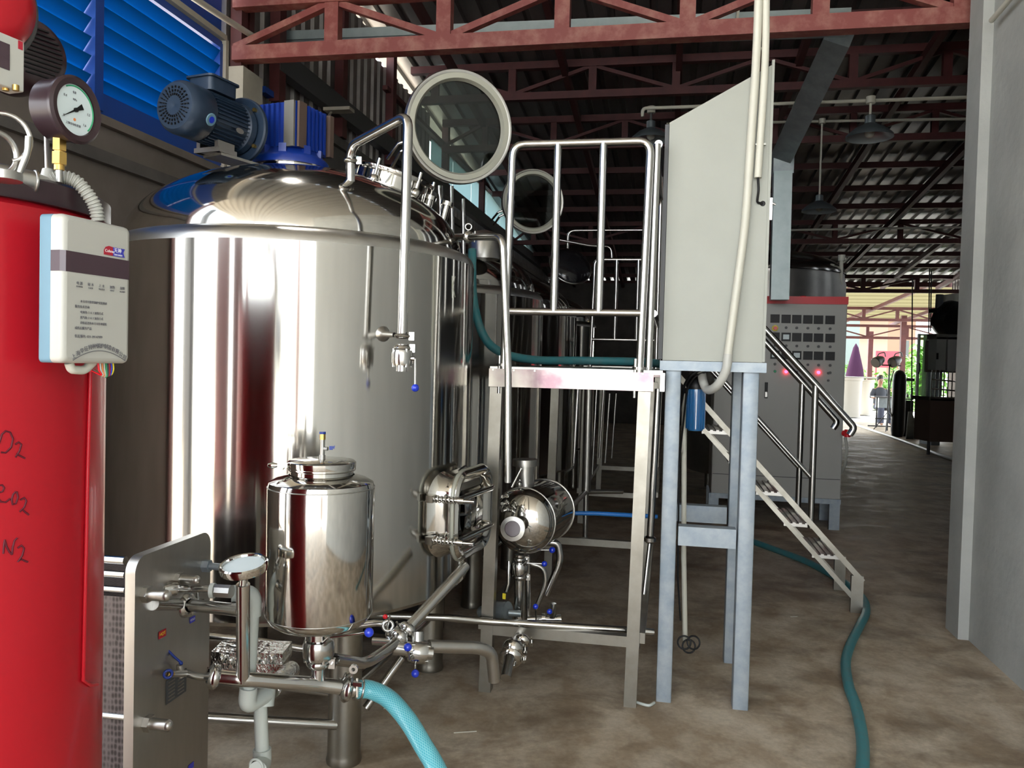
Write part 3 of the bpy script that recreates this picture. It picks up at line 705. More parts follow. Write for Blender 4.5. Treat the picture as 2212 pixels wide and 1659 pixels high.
# ================================================================== RED BOILER GROUP
BC = V((-1.16, 1.6, 0)); BR = .32
t = Thing('steam_boiler', 'glossy red enamelled upright boiler at the left edge', 'boiler', BC); boiler = t
m = MB(); m.lathe([(BR, .02), (BR, 1.855), (BR - .01, 1.865)], BC, seg=96); t.part('jacket', m, 'red_enamel')
m = MB(); m.lathe([(0, 1.865), (BR + .004, 1.865), (BR + .006, 1.87), (BR + .006, 1.905), (BR - .005, 1.912), (0, 1.912)], BC, seg=96); t.part('lid', m, 'maroon_dark', label='dark maroon lid')
m = MB(); m.lathe([(BR - .03, 0), (BR - .03, .03)], BC, seg=48); t.part('base', m, 'black')
m = MB(); mark(m, [[(-2, 958), (4, 938), (12, 931), (22, 934), (28, 948), (24, 966), (12, 978), (2, 977)],
                   [(33, 960), (40, 955), (46, 960), (42, 974), (33, 988), (36, 981), (44, 985), (54, 990)]], .0017, BC, BR + .0005); t.part('handwriting', m, 'ink', label='handwritten O2 in dark ink')
m = MB(); mark(m, [[(-3, 1049), (5, 1048), (9, 1054), (5, 1062), (-2, 1064)], [(-4, 1076), (2, 1084), (12, 1085), (22, 1077)],
                   [(34, 1062), (28, 1068), (25, 1080), (27, 1090), (34, 1088), (39, 1074), (36, 1062)],
                   [(44, 1080), (52, 1075), (57, 1082), (52, 1096), (42, 1106), (48, 1100), (54, 1106), (62, 1112)]], .0017, BC, BR + .0005); t.part('handwriting', m, 'ink', label='handwritten CO2 in dark ink')
m = MB(); mark(m, [[(7, 1196), (8, 1180), (10, 1166)], [(10, 1166), (14, 1180), (20, 1192), (26, 1198)], [(26, 1198), (27, 1184), (31, 1168), (37, 1162)],
                   [(38, 1184), (46, 1178), (52, 1184), (48, 1200), (38, 1214), (46, 1208), (54, 1212), (60, 1214)]], .0017, BC, BR + .0005); t.part('handwriting', m, 'ink', label='handwritten N2 in dark ink')
m = MB(); m.path([oncyl(x, y, BC, BR + .004) for x, y in ((196, 800), (190, 1000), (186, 1200), (180, 1470), (196, 1480), (210, 1478))], .004, 8); t.part('film_edge', m, 'red_enamel')
# control box on the boiler
q0 = at(135, 620, 1.40); q1 = at(283, 620, 1.555); bt = V((q1.x - q0.x, q1.y - q0.y, 0)); bw = bt.length; bt.normalize(); bn = V((bt.y, -bt.x, 0))
bzt, bzb = 1.836, 1.577; bh = bzt - bzb; bc = V(((q0.x + q1.x) / 2, (q0.y + q1.y) / 2, (bzt + bzb) / 2))
t = Thing('control_box', 'white boiler controller with dark band and blue back on the red boiler', 'control box', V((bc.x, bc.y, bzb)))
def rbox(m, c, ex, ey, ez, w, h, d, r, soft=.006):   # soft-edged box, front toward ez
    rings = []
    for g, o in ((0, 0), (0, d - soft * 2), (-soft * .35, d - soft), (-soft, d - soft * .25), (-soft * 2, d)):
        rings.append([V(c) + V(ex) * p[0] + V(ey) * p[1] + V(ez) * o for p in rrect(w + 2 * g, h + 2 * g, r + g * .5, 5)])
    n = len(rings[0]); m.add([a for R in rings for a in R], [(i * n + k, i * n + (k + 1) % n, (i + 1) * n + (k + 1) % n, (i + 1) * n + k) for i in range(4) for k in range(n)], True)
    m.add(rings[0], [tuple(range(n))[::-1]]); m.add(rings[-1], [tuple(range(n))])
m = MB(); rbox(m, bc - bn * .050, bt, HZ, bn, bw, bh, .024, .008, .001); t.part('back_cover', m, 'lightblue', label='light blue back cover')
m = MB(); rbox(m, bc - bn * .026, bt, HZ, bn, bw, bh, .026, .010, .005); fc = t.part('front_cover', m, 'white_plastic')
zb1 = bc.z + bh * .5 - bh * .315
m = MB(); m.prism([(-bw / 2 - .0006, -.0255), (bw / 2 + .0006, -.0255), (bw / 2 + .0006, -.006), (bw / 2 - .006, .0008), (-bw / 2 + .006, .0008), (-bw / 2 - .0006, -.006)], bc + HZ * (zb1 - .018 - bc.z), bt, bn, HZ * .036); t.part('display_band', m, 'band_dark', fc)
m = MB(); m.rplate(bc - bn * .0005 - HZ * .095, bt, HZ, bw * .0 + .02, .002, .001, .0005); t.part('moulding', m, 'white_plastic', fc)
def fp(px, pz): return bc + bt * px + HZ * pz + bn * .0015   # on the face, from its centre
ltop = .262 / 2
m = MB(); m.prism([(-.0, -.008), (.022, -.008), (.022, .008), (.012, .009), (.004, .006), (0, 0)], fp(.010, .078), bt, HZ, bn * .0003); lg = t.part('logo_red', m, 'ink_red', fc)
m = MB(); m.prism([(0, -.008), (.030, -.008), (.026, .001), (.030, .008), (0, .008)], fp(.032, .078), bt, HZ, bn * .0003); t.part('logo_blue', m, 'ink_blue', fc)
t.text('logo_text', 'Cohme', fp(.0125, .0775) + bn * .0005, bt, HZ, .0075, 'ink_white', fc)
t.text('logo_text', '天神', fp(.034, .0805) + bn * .0005, bt, HZ, .0095, 'ink_white', fc)
t.text('logo_text', 'TIAN SHEN', fp(.034, .0728) + bn * .0005, bt, HZ, .0042, 'ink_white', fc)
for i, (a, b) in enumerate((('电 源', 'POWER'), ('缺 水', 'LACK'), ('上 水', 'WATER'), ('加热', 'HEAT'), ('故障', 'ALARM'))):
    x = -.045 + .0255 * i
    t.text('printed_label', a, fp(x, .0115), bt, HZ, .0062, 'print', fc, 'CENTER'); t.text('printed_label', b, fp(x, .0055), bt, HZ, .0042, 'print', fc, 'CENTER')
for i, (s, ind) in enumerate((('本公司可提供锅炉安装维修', .012), ('服务技术咨询', 0), ('电加热: 2. 0. 2 加热方式', .012), ('蒸汽热: 2. 0. 2 加热方式', .012), ('详情请咨询本公司各地销售', .012), ('或售后服务产品', 0))):
    t.text('printed_label', s, fp(-.055 + ind, -.020 - .0095 * i), bt, HZ, .0052 if ind else .0055, 'print', fc)
t.text('printed_label', '售后服务: 021-39147999', fp(-.055, -.082), bt, HZ, .0062, 'print', fc)
name = '上海华征特种锅炉制造有限公司'
for i, ch in enumerate(name):
    s = (i - 6.5) / 6.5; a = -s * .42; p = fp(.004 + s * .060, -.098 - .020 * s * s)
    t.text('company_name', ch, p, bt * math.cos(a) + HZ * math.sin(a), HZ * math.cos(a) - bt * math.sin(a), .0098, 'print', fc, 'CENTER')
m = MB(); m.path([fp(.004 + s / 10 * .062, -.1065 - .018 * s * s / 100) for s in range(-10, 11)], .0006, 6); t.part('underline', m, 'print', fc)
m = MB(); m.tube([bc - HZ * bh * .5 - bt * .035 - bn * .03, bc - HZ * (bh * .5 + .012) - bt * .03 - bn * .03, bc - HZ * (bh * .5 + .014) - bn * .03, bc - HZ * (bh * .5 - .002) + bt * .02 - bn * .03], .008, .01); t.part('cable_loop', m, 'rubber_white')
cols = ('knob_red', 'white_pvc', 'orange', 'cream_pvc', 'green', 'dark_grey', 'ink_red', 'knob_blue', 'yellow')
for i, c_ in enumerate(cols):
    p = bc - HZ * (bh * .5 - .004) + bt * (.022 + .0045 * i) - bn * .02; m = MB()
    m.tube(spline([p, p - HZ * .016 + bt * (.002), p - HZ * (.030 - .001 * abs(i - 4)) + bt * (.008 - .0016 * i), p - HZ * .018 + bt * .004 - bn * .02], 5), .0017, seg=6); t.part('wire', m, c_)
# flexible conduit to the box
t = Thing('flexible_conduit', 'ribbed grey flexible conduit curving down to the white controller', 'conduit', at(140, 390, 1.5))
pts = spline([at(108, 388, 1.52), at(135, 382, 1.53), at(165, 392, 1.54), at(190, 420, 1.55), at(206, 448, 1.56), at(212, 478, 1.565)], 16)
m = MB(); n = len(pts); m.path(pts, .0115, 16, rad=[.0118 + .0012 * (1 if (i // 2) % 2 else -1) for i in range(n)]); t.part('conduit', m, 'hose_grey')
m = MB(); m.ball(at(103, 402, 1.52), .020, 16, (1, 1, 1.1)); m.cyl(at(60, 388, 1.47), at(105, 404, 1.52), .017); m.cyl(at(103, 365, 1.52), at(104, 395, 1.52), .009, r2=.016); t.part('tape_wrap', m, 'white_plastic')
m = MB(); m.cyl(at(-20, 372, 1.42), at(72, 392, 1.47), .019); m.ring(at(74, 393, 1.47), at(72, 392, 1.47) - at(-20, 372, 1.42), .019, .003); t.part('pipe_stub', m, 'satin')
m = MB(); m.tube([at(99, 240, 1.56), at(103, 375, 1.53)], .0045); t.part('riser', m, 'satin')
# pressure gauge
gc = at(157, 238, 1.5); gn = V((.965, -.26, 0)).normalized(); gx = HZ.cross(gn).normalized()
gs = at(128, 370, 1.5)
t = Thing('pressure_gauge', 'round pressure gauge with white dial and green arc above the boiler', 'gauge', gs)
m = MB(); m.lathe([(0, -.046), (.052, -.046), (.056, -.042), (.056, .0), (.0605, .002), (.061, .008), (.056, .012), (.046, .010), (.045, .004), (0, .004)], gc, gn, 64); gp = t.part('gauge_case', m, 'maroon_dark')
m = MB(); m.lathe([(0, .0), (.046, .0)], gc + gn * .0055, gn, 48); dl = t.part('dial', m, 'dial')
m = MB(); x, y, d = gx, HZ, gn
P = [gc + gn * .0062 + gx * (.0425 * math.cos(a)) + HZ * (.0425 * math.sin(a)) for a in [math.radians(120 - 165 * k / 30) for k in range(31)]]; m.path(P, .0013, 6); t.part('green_arc', m, 'green', dl)
m = MB(); na = math.radians(212)
def gp_(r, a): return gc + gn * .0075 + gx * (r * math.cos(a)) + HZ * (r * math.sin(a))
m.add([gp_(.040, na), gp_(.002, na + 1.57), gp_(.002, na - 1.57)], [(0, 1, 2)]); m.add([gp_(.002, na + 1.57), gp_(.02, na + math.pi - .28), gp_(.02, na + math.pi + .28), gp_(.002, na - 1.57)], [(0, 1, 2, 3)])
m.cyl(gc + gn * .006, gc + gn * .010, .004, 12); t.part('needle', m, 'black', dl)
for a, s in ((140, '0.4'), (95, '0.8'), (0, '1.2'), (-45, '1.6'), (212, '0')): t.text('dial_number', s, gp_(.031, math.radians(a)) - gn * .001, gx, HZ, .0062, 'print', dl, 'CENTER')
t.text('dial_text', 'MPa', gp_(.018, math.radians(95)) - gn * .001, gx, HZ, .0055, 'print', dl, 'CENTER'); t.text('dial_text', '上海自动化仪表', gp_(.028, math.radians(-100)) - gn * .001, gx, HZ, .005, 'print', dl, 'CENTER')
m = MB(); m.cyl(gp_(.018, math.radians(-95)) - gn * .0015, gp_(.018, math.radians(-95)) - gn * .001, .0028, 12); t.part('dial_mark', m, 'orange', dl)
m = MB(); gq = gc - gn * .022
m.cyl(V((gs.x, gs.y, gq.z - .075)), V((gs.x, gs.y, gq.z - .052)), .0125, 6); m.cyl(V((gs.x, gs.y, gq.z - .100)), V((gs.x, gs.y, gq.z - .078)), .0135, 6); m.cyl(V((gs.x, gs.y, gq.z - .11)), V((gs.x, gs.y, gq.z - .05)), .009, 16); t.part('brass_fitting', m, 'brass')
m = MB(); m.cyl(gs - HZ * .02, V((gs.x, gs.y, gq.z - .10)), .0055, 16); t.part('stem', m, 'satin')
# safety valve lever ring
t = Thing('safety_valve', 'bare steel ring lever on the boiler top, left of the gauge', 'valve', at(20, 375, 1.4))
m = MB(); c = at(8, 297, 1.40); x = V((.85, .5, 0)).normalized()
P = [c + x * (.040 * math.cos(math.radians(a))) + HZ * (.041 * math.sin(math.radians(a))) for a in range(-70, 255, 12)]; m.path(P, .0045, 10)
m.tube([at(62, 295, 1.41), at(60, 330, 1.41), at(40, 378, 1.41)], .0055, .02); t.part('ring_lever', m, 'satin')
m = MB(); m.cyl(at(5, 390, 1.36), at(5, 372, 1.36), .03); m.ring(at(-8, 330, 1.38), (.8, -.4, 0), .035, .005); t.part('valve_seat', m, 'satin')
# burner
t = Thing('burner_blower', 'red burner housing with black ribbed blower at the top left corner', 'burner', at(20, 60, 1.35))
m = MB(); c = at(-40, -15, 1.33); rd = V((.85, -.5, 0)).normalized(); m.lathe([(0, .0), (.055, .0), (.07, -.01), (.088, -.03), (.093, -.06), (.093, -.16)], c + rd * .03, rd, 48); t.part('housing', m, 'red_enamel')
m = MB(); m.ring(c - rd * .02, rd, .096, .006, 48); t.part('housing_edge', m, 'dark_grey')
m = MB(); c2 = at(80, 112, 1.62); m.lathe([(0, .0), (.05, .0), (.066, -.01), (.072, -.03), (.072, -.10), (0, -.10)], c2, rd, 48); fn = t.part('blower', m, 'maroon_dark')
m = MB()
for k in range(11):
    z_ = -.045 + .009 * k; m.box(c2 + HZ * z_ + rd * .002, .005, .003, 2 * math.sqrt(.05 ** 2 - z_ * z_), rd, HZ, rd.cross(HZ))
t.part('blower_grille', m, 'black', fn)
t = Thing('display_module', 'small white box with dark display under the red burner housing', 'control box', at(20, 170, 1.3))
u0 = at(-30, 130, 1.24); u1 = at(53, 130, 1.30); tx = (u1 - u0); tx.z = 0; w_ = tx.length; tx.normalize(); nx = V((tx.y, -tx.x, 0))
cc = (u0 + u1) / 2; m = MB(); rbox(m, cc - nx * .03, tx, HZ, nx, w_, .080, .03, .003, .001); md = t.part('case', m, 'white_plastic')
m = MB(); m.box(cc + tx * (-.012) + HZ * .006, .036, .002, .04, tx, nx, HZ); t.part('display', m, 'band_dark', md)
m = MB(); m.box(at(44, 98, 1.293), .008, .001, .013, tx, nx, HZ); t.part('red_mark', m, 'ink_red', md)
m = MB()
for s in (12, 34): m.cyl(at(s, 184, 1.28), at(s, 196, 1.28), .005, 10)
t.part('cable_glands', m, 'brass', md)

# ================================================================== SMALL DOSING VESSEL AND FRONT PIPEWORK
DC = V((at(692, 1200, 2.5).x, 2.5, 0)); DR = .163
t = Thing('dosing_vessel', 'small polished steel canister with lid standing on the front pipe before the big tank', 'vessel', V((DC.x, DC.y, .60)))
m = MB(); m.lathe([(0, .745), (.07, .752), (.13, .77), (.152, .785), (DR, .805), (DR, 1.195), (.158, 1.212), (.14, 1.222), (.10, 1.235)], DC, seg=72); bd = t.part('body', m, 'polished')
m = MB(); m.ring(DC + HZ * 1.198, HZ, DR - .001, .0018, 64, 6); m.ring(DC + HZ * .806, HZ, DR - .001, .0018, 64, 6); t.part('weld_seam', m, 'satin', bd)
m = MB(); m.lathe([(.096, 1.225), (.096, 1.25), (.102, 1.252), (.104, 1.262), (.104, 1.274), (.098, 1.279), (0, 1.283)], DC, seg=56); ld = t.part('lid', m, 'polished')
m = MB(); m.ring(DC + HZ * 1.253, HZ, .098, .006, 48); L = V((-1, -.15, 0)).normalized(); LY = V((-L.y, L.x, 0))
m.box(DC + HZ * 1.262 + L * .118, .03, .022, .012, L, LY, HZ); m.cyl(DC + HZ * 1.255 + L * .12 - LY * .02, DC + HZ * 1.255 + L * .12 + LY * .03, .007, 10)
m.lathe([(.004, 0), (.010, .02), (.006, .034), (0, .036)], DC + HZ * 1.262 + L * .128, L, 12); t.part('clamp_band', m, 'polished', ld)
m = MB(); m.cyl(DC + HZ * 1.28, DC + HZ * 1.295, .010); m.cyl(DC + HZ * 1.29, DC + HZ * 1.343, .008, 12); m.cyl(DC + HZ * 1.315, DC + HZ * 1.315 + V((.018, -.005, 0)), .006, 10); sv = t.part('needle_valve', m, 'satin')
m = MB(); m.cyl(DC + HZ * 1.343, DC + HZ * 1.360, .0095, 6); t.part('brass_nut', m, 'brass', sv)
m = MB(); m.cyl(DC + HZ * 1.360, DC + HZ * 1.367, .010, 16); m.box(DC + HZ * 1.318 + V((.028, -.005, 0)), .010, .004, .012, V((1, 0, 0)), V((0, 1, 0)), HZ); m.add([DC + V((.028, -.005, 1.320)), DC + V((.040, -.005, 1.326)), DC + V((.038, -.005, 1.314))], [(0, 1, 2)]); t.part('blue_lever', m, 'gear_blue', sv)
zc = lambda y: zat(692, y, 2.5)
m = MB(); m.cyl(DC + HZ * zc(1378), DC + HZ * zc(1366), .042, 24); m.lathe([(.02, 0), (.022, .05)], DC + HZ * zc(1376 + 30), HZ, 24); m.cyl(DC + HZ * zc(1480), DC + HZ * zc(1395), .0215, 24); t.part('outlet', m, 'pipe_steel')
m = MB(); clamp(m, DC + HZ * zc(1432), HZ, .034); t.part('clamp', m, 'pipe_steel')
p = DC + HZ * zc(1402)
valve(t, p, HZ, .036, at(715, 1377, 2.43), at(797, 1366, 2.40))

t = Thing('supply_pipe', 'steel pipe manifold running level below the small canister to the teal hose', 'pipe', at(600, 1480, 2.4))
P0, P1, P2, P3 = at(425, 1455, 2.48), at(470, 1462, 2.36), at(692, 1479, 2.5), at(748, 1486, 2.53)
m = MB(); m.tube([P1, at(525, 1467, 2.36), P2, P3], .0225, .02, 20); t.part('pipe', m, 'pipe_steel')
m = MB(); m.tube([at(372, 1458, 2.42), at(400, 1452, 2.40), at(430, 1463, 2.38), P1], .011, .03); m.lathe([(.011, 0), (.0225, .03)], at(445, 1462, 2.37), P1 - at(445, 1462, 2.37), 20); t.part('inlet_reducer', m, 'pipe_steel')
m = MB(); clamp(m, at(462, 1461, 2.36), P2 - P1, .034); t.part('clamp', m, 'pipe_steel')
m = MB(); clamp(m, P3, P3 - P2, .040); x = at(765, 1450, 2.52); m.tube([P3, x], .004); m.lathe([(.006, -.006), (.014, -.006), (.014, .006), (.006, .006)], at(764, 1445, 2.52), (0, -1, 0), 20); t.part('clamp', m, 'pipe_steel')
m = MB(); m.tube([at(525, 1470, 2.36), at(525, 1262, 2.30)], .0195, seg=20); m.tube([at(398, 1306, 2.45), at(520, 1318, 2.32)], .0185, seg=20); m.cyl(at(525, 1268, 2.30), at(526, 1252, 2.30), .012); m.cyl(at(526, 1262, 2.30), at(527, 1232, 2.30), .005); t.part('standpipe', m, 'pipe_steel')
m = MB(); clamp(m, at(403, 1307, 2.44), at(520, 1318, 2.32) - at(398, 1306, 2.45), .034); t.part('clamp', m, 'pipe_steel')
gd = (HZ + V((-.06, -.20, 0))).normalized(); gp0 = at(527, 1226, 2.30)
m = MB(); m.lathe([(0, -.012), (.055, -.012), (.066, -.008), (.068, .0), (.068, .012), (.064, .016), (.060, .014), (.058, .006), (0, .006)], gp0, gd, 48); dg = t.part('dial_thermometer', m, 'polished')
m = MB(); m.lathe([(0, .0075), (.058, .0075)], gp0, gd, 40); t.part('dial', m, 'dial', dg)

# plate heat exchanger
E0 = at(290, 1400, 2.2); E1 = at(452, 1400, 2.58); et_ = V((E1.x - E0.x, E1.y - E0.y, 0)); ew = et_.length; et_.normalize(); en_ = V((et_.y, -et_.x, 0))
ec = V(((E0.x + E1.x) / 2, (E0.y + E1.y) / 2, 0)); ez0, ez1 = .06, 1.035
t = Thing('plate_heat_exchanger', 'upright steel plate heat exchanger beside the red boiler', 'heat exchanger', ec)
m = MB(); cc = ec + HZ * (ez0 + ez1) / 2; m.rplate(cc - en_ * .03, et_, HZ, ew, ez1 - ez0, .03, .045, 8)
if en_.dot(et_.cross(HZ)) < 0: m = MB(); m.prism(rrect(ew, ez1 - ez0, .045, 8), cc, et_, HZ, -en_ * .03)
fpz = t.part('front_plate', m, 'plate_steel')
def ep(x, y, out=0.):     # a point on the exchanger's front plate
    r = ray(x, y); s = (cc - EYE).dot(en_) / r.dot(en_); return EYE + r * s + en_ * out
m = MB(); m.box(cc - en_ * .20 - HZ * .03, ew - .05, .33, .80, et_, en_, HZ); t.part('plate_pack', m, 'pack')
for (y, r, w) in ((1212, .012, .9), (1243, .010, .9), (1276, .009, .9), (1551, .009, .9)):
    m = MB(); a = at(285, y, 2.23); m.tube([a + en_ * .0 - en_ * .02, a - en_ * w], r); t.part('tie_rod', m, 'pipe_steel')
m = MB(); a = ep(300, 1285); 
for (x, y, r, l) in ((312, 1283, .022, .035), (383, 1250, .019, .03), (316, 1562, .022, .035)):
    a = ep(x, y); m = MB(); m.cyl(a, a + en_ * l * .5, r * 1.1, 6); m.cyl(a, a + en_ * (l + .03), r * .75, 16); m.ball(a + en_ * (l + .03), r * .75, 12); t.part('bolt', m, 'satin', fpz)
m = MB(); a = ep(440, 1222); m.cyl(a, a + en_ * .022, .020, 6); m.cyl(a, a + en_ * .075, .011, 16); t.part('bolt', m, 'galv', fpz)
m = MB(); a = ep(352, 1272); m.tube([a, at(412, 1272, 2.40), at(462, 1272, 2.37)], .011, .0); m.lathe([(.011, 0), (.02, .02), (.02, .04)], a + en_ * .0, at(412, 1272, 2.40) - a, 16); t.part('port_pipe', m, 'pipe_steel')
m = MB(); a = ep(330, 1304); m.tube([a, at(398, 1306, 2.45)], .019); t.part('port_pipe', m, 'pipe_steel')
m = MB(); m.cyl(at(466, 1276, 2.37), at(500, 1278, 2.36), .0195, 8); un = t.part('union_nut', m, 'satin'); m = MB(); m.cyl(at(455, 1276, 2.37), at(464, 1276, 2.37), .022); t.part('union_ring', m, 'white_pvc', un)
ey_ = HZ
m = MB(); m.prism(rrect(.036, .022, .001), ep(350, 1369, .001), et_, HZ, en_ * .0006); l1 = t.part('label_plate', m, 'ink_red', fpz); t.text('label_text', 'HOT', ep(350, 1369, .0022), et_, HZ, .014, 'yellow', l1, 'CENTER')
m = MB(); m.prism(rrect(.030, .018, .001), ep(415, 1338, .001), et_, HZ, en_ * .0006); l1 = t.part('label_plate', m, 'ink_blue', fpz); t.text('label_text', 'COLD', ep(415, 1338, .0022), et_, HZ, .009, 'ink_white', l1, 'CENTER')
m = MB(); m.prism(rrect(.030, .018, .001), ep(412, 1655, .001), et_, HZ, en_ * .0006); l1 = t.part('label_plate', m, 'ink_blue', fpz)
m = MB(); m.prism(rrect(.105, .072, .002), ep(380, 1482, .001), et_, HZ, en_ * .001); l1 = t.part('name_plate', m, 'dark_grey', fpz)
for k in range(6):
    for s in (-.045, .003):
        m = MB(); m.box(ep(380, 1482, .0026) + HZ * (.026 - .0105 * k) + et_ * (s + .019), .034, .0004, .0042, et_, en_, HZ); t.part('plate_entry', m, 'satin', l1)
m = MB(); m.tube([at(360, 1402, 2.36), at(378, 1420, 2.37), at(392, 1432, 2.38)], .0035); m.ball(at(391, 1432, 2.38), .006); t.part('blue_lever', m, 'gear_blue')
m = MB(); m.cyl(at(388, 1436, 2.38), at(392, 1462, 2.385), .010); m.cyl(at(366, 1457, 2.33), at(408, 1455, 2.40), .009); t.part('ball_valve', m, 'satin')
m = MB(); m.ring(at(363, 1456, 2.31), (.5, -.85, 0), .011, .004, 24); t.part('blue_ring', m, 'gear_blue')
m = MB(); m.cyl(at(363, 1456, 2.31), at(374, 1456, 2.33), .006); t.part('brass_tip', m, 'brass')

# white plastic drain pipe
t = Thing('drain_pipe', 'white plastic drain pipe with elbows behind the steel standpipe', 'pipe', at(560, 1659, 2.6))
m = MB(); m.tube([at(500, 1282, 2.40), at(548, 1280, 2.42), at(546, 1330, 2.42)], .0245, .03, 18); t.part('elbow', m, 'white_pvc')
m = MB(); m.tube([at(547, 1320, 2.42), at(537, 1500, 2.42)], .0185, seg=18); t.part('pipe', m, 'white_pvc')
m = MB(); m.tube([at(537, 1485, 2.42), at(533, 1525, 2.42), at(574, 1500, 2.50)], .0265, .03, 18); t.part('elbow', m, 'white_pvc')
m = MB(); m.cyl(at(572, 1525, 2.50), at(577, 1478, 2.52), .028); t.part('tee', m, 'white_pvc')
m = MB(); m.tube([at(562, 1515, 2.5), at(567, 1640, 2.5)], .021, seg=18); t.part('pipe', m, 'white_pvc')
m = MB(); m.tube([at(566, 1618, 2.5), at(567, 1648, 2.5), at(556, 1665, 2.42)], .028, .03, 18); m.ring(at(554, 1655, 2.42), (-.3, -1, -.1), .022, .004); t.part('elbow', m, 'white_pvc')
m = MB(); m.cyl(at(588, 1487, 2.53), at(628, 1448, 2.68), .030, 20); m.ball(at(628, 1448, 2.68), .030); t.part('insulation', m, 'foil', label='foil wrapped branch')
m = MB(); m.box(at(545, 1412, 2.75), .24, .12, .05, V((1, .0, -.0)), V((0, 1, 0)), HZ, ); m.box(at(555, 1432, 2.72), .20, .10, .03, V((1, 0, 0)), V((0, 1, 0)), HZ)
for k in range(7): m.ball(at(480 + 18 * k, 1422 + (k % 3) * 5, 2.69), .016, 8)
single('foil_wrapped_box', m, 'foil', 'crumpled foil wrapped fitting behind the white drain pipe', 'fitting')

def pipe(name, label, pts, r, bend=.04, mat='pipe_steel', group=None, cat='pipe', parts=None):
    m = MB(); m.tube(pts, r, bend, 16); return single(name, m, mat, label, cat, group)
# teal braided hose in front
t = Thing('braided_hose', 'thick light teal braided hose curving from the front pipe to the floor', 'hose', at(900, 1640, 2.3))
hp = spline([at(772, 1489, 2.54), at(800, 1490, 2.54), at(840, 1510, 2.5), at(880, 1555, 2.44), at(915, 1612, 2.38), at(945, 1665, 2.33), at(985, 1760, 2.22), at(1010, 1850, 2.12)], 12)
m = MB(); m.path(hp, .0285, 28); t.part('hose', m, 'braided')
m = MB(); m.cyl(at(752, 1487, 2.53), at(778, 1489, 2.54), .026); t.part('hose_tail', m, 'pipe_steel')
m = MB()
for x in (768, 780): m.ring(at(x, 1489 + (x - 768) * .1, 2.54), P3 - P2, .0292, .004, 32)
m.cyl(at(772, 1465, 2.51), at(772, 1506, 2.50), .004, 8); m.box(at(773, 1478, 2.50), .03, .01, .012); t.part('hose_clamp', m, 'pipe_steel')

# pipework below the big tank
t = Thing('tank_outlet_manifold', 'cluster of clamped steel valves and pipes under the big tank', 'pipework', at(890, 1500, 2.95))
m = MB(); m.tube([at(1005, 1222, 3.25), at(985, 1245, 3.20), at(872, 1368, 2.98)], .0215, .03, 18); t.part('drain_leg', m, 'pipe_steel')
m = MB(); m.tube([at(722, 1424, 2.55), at(790, 1434, 2.75), at(835, 1405, 2.85), at(872, 1372, 2.95)], .0195, .08, 18); t.part('pipe', m, 'pipe_steel')
m = MB(); clamp(m, at(862, 1378, 2.93), at(985, 1245, 3.2) - at(872, 1368, 2.98), .036, .024); clamp(m, at(880, 1362, 2.96), at(985, 1245, 3.2) - at(872, 1368, 2.98), .034, .02); t.part('clamp', m, 'pipe_steel')
m = MB(); m.cyl(at(850, 1398, 2.9), at(905, 1404, 2.92), .027); m.cyl(at(902, 1405, 2.92), at(902, 1365, 2.94), .024); t.part('tee', m, 'pipe_steel')
valve(t, at(905, 1408, 2.92), at(905, 1404, 2.92) - at(850, 1398, 2.9), .031, at(884, 1424, 2.86), at(881, 1398, 2.80))
m = MB(); m.tube([at(897, 1432, 2.90), at(897, 1446, 2.88)], .004); h = t.part('handle', m, 'pipe_steel'); ball_knob(t, at(897, 1455, 2.87), parent=h)
m = MB(); m.tube([at(926, 1396, 2.95), at(1035, 1399, 3.05), at(1062, 1410, 3.08), at(1068, 1470, 3.1)], .0235, .085, 20); t.part('outlet_elbow', m, 'satin')
m = MB(); m.tube([at(805, 1385, 2.96), at(860, 1388, 2.95)], .014); m.tube([at(770, 1352, 3.0), at(815, 1345, 3.0), at(840, 1350, 3.0)], .013, .03); t.part('branch', m, 'pipe_steel')
m = MB(); m.ring(at(838, 1352, 2.95), (.2, -.9, .2), .018, .006); m.cyl(at(834, 1372, 2.95), at(842, 1330, 2.95), .004, 8); sn = t.part('sample_cock', m, 'pipe_steel')
ball_knob(t, at(832, 1332, 2.93), .009, 'knob_red', sn)
def standalone(name, label, pts, r, bend=.04, mat='pipe_steel', group=None): return pipe(name, label, pts, r, bend, mat, group)
standalone('steam_line', 'level steel line passing behind the canister and along the platform crossbar', [at(610, 1322, 3.75), at(960, 1334, 3.80), at(1045, 1342, 3.84), at(1350, 1361, 3.845), at(1412, 1366, 3.85)], .0175, .05)
standalone('return_line', 'lower level steel line behind the white drain pipe at the left', [at(420, 1372, 2.9), at(560, 1384, 2.95), at(660, 1402, 2.98), at(720, 1405, 3.0)], .013)
standalone('lower_rail', 'low steel rail between the heat exchanger and the tank leg', [at(420, 1548, 2.95), at(727, 1566, 3.12)], .019)
standalone('slanted_stay', 'slanted steel stay running down from the manifold past the tank leg', [at(868, 1420, 3.3), at(790, 1530, 3.2)], .016)
bx0 = V((at(840, 1330, 4.75).x, 4.75, 0)); m = MB(); m.box(bx0 + HZ * .24, .62, .2, .48); single('equipment_box', m, 'black', 'dark box standing in the shade between the first two tanks', 'box', loc=bx0)

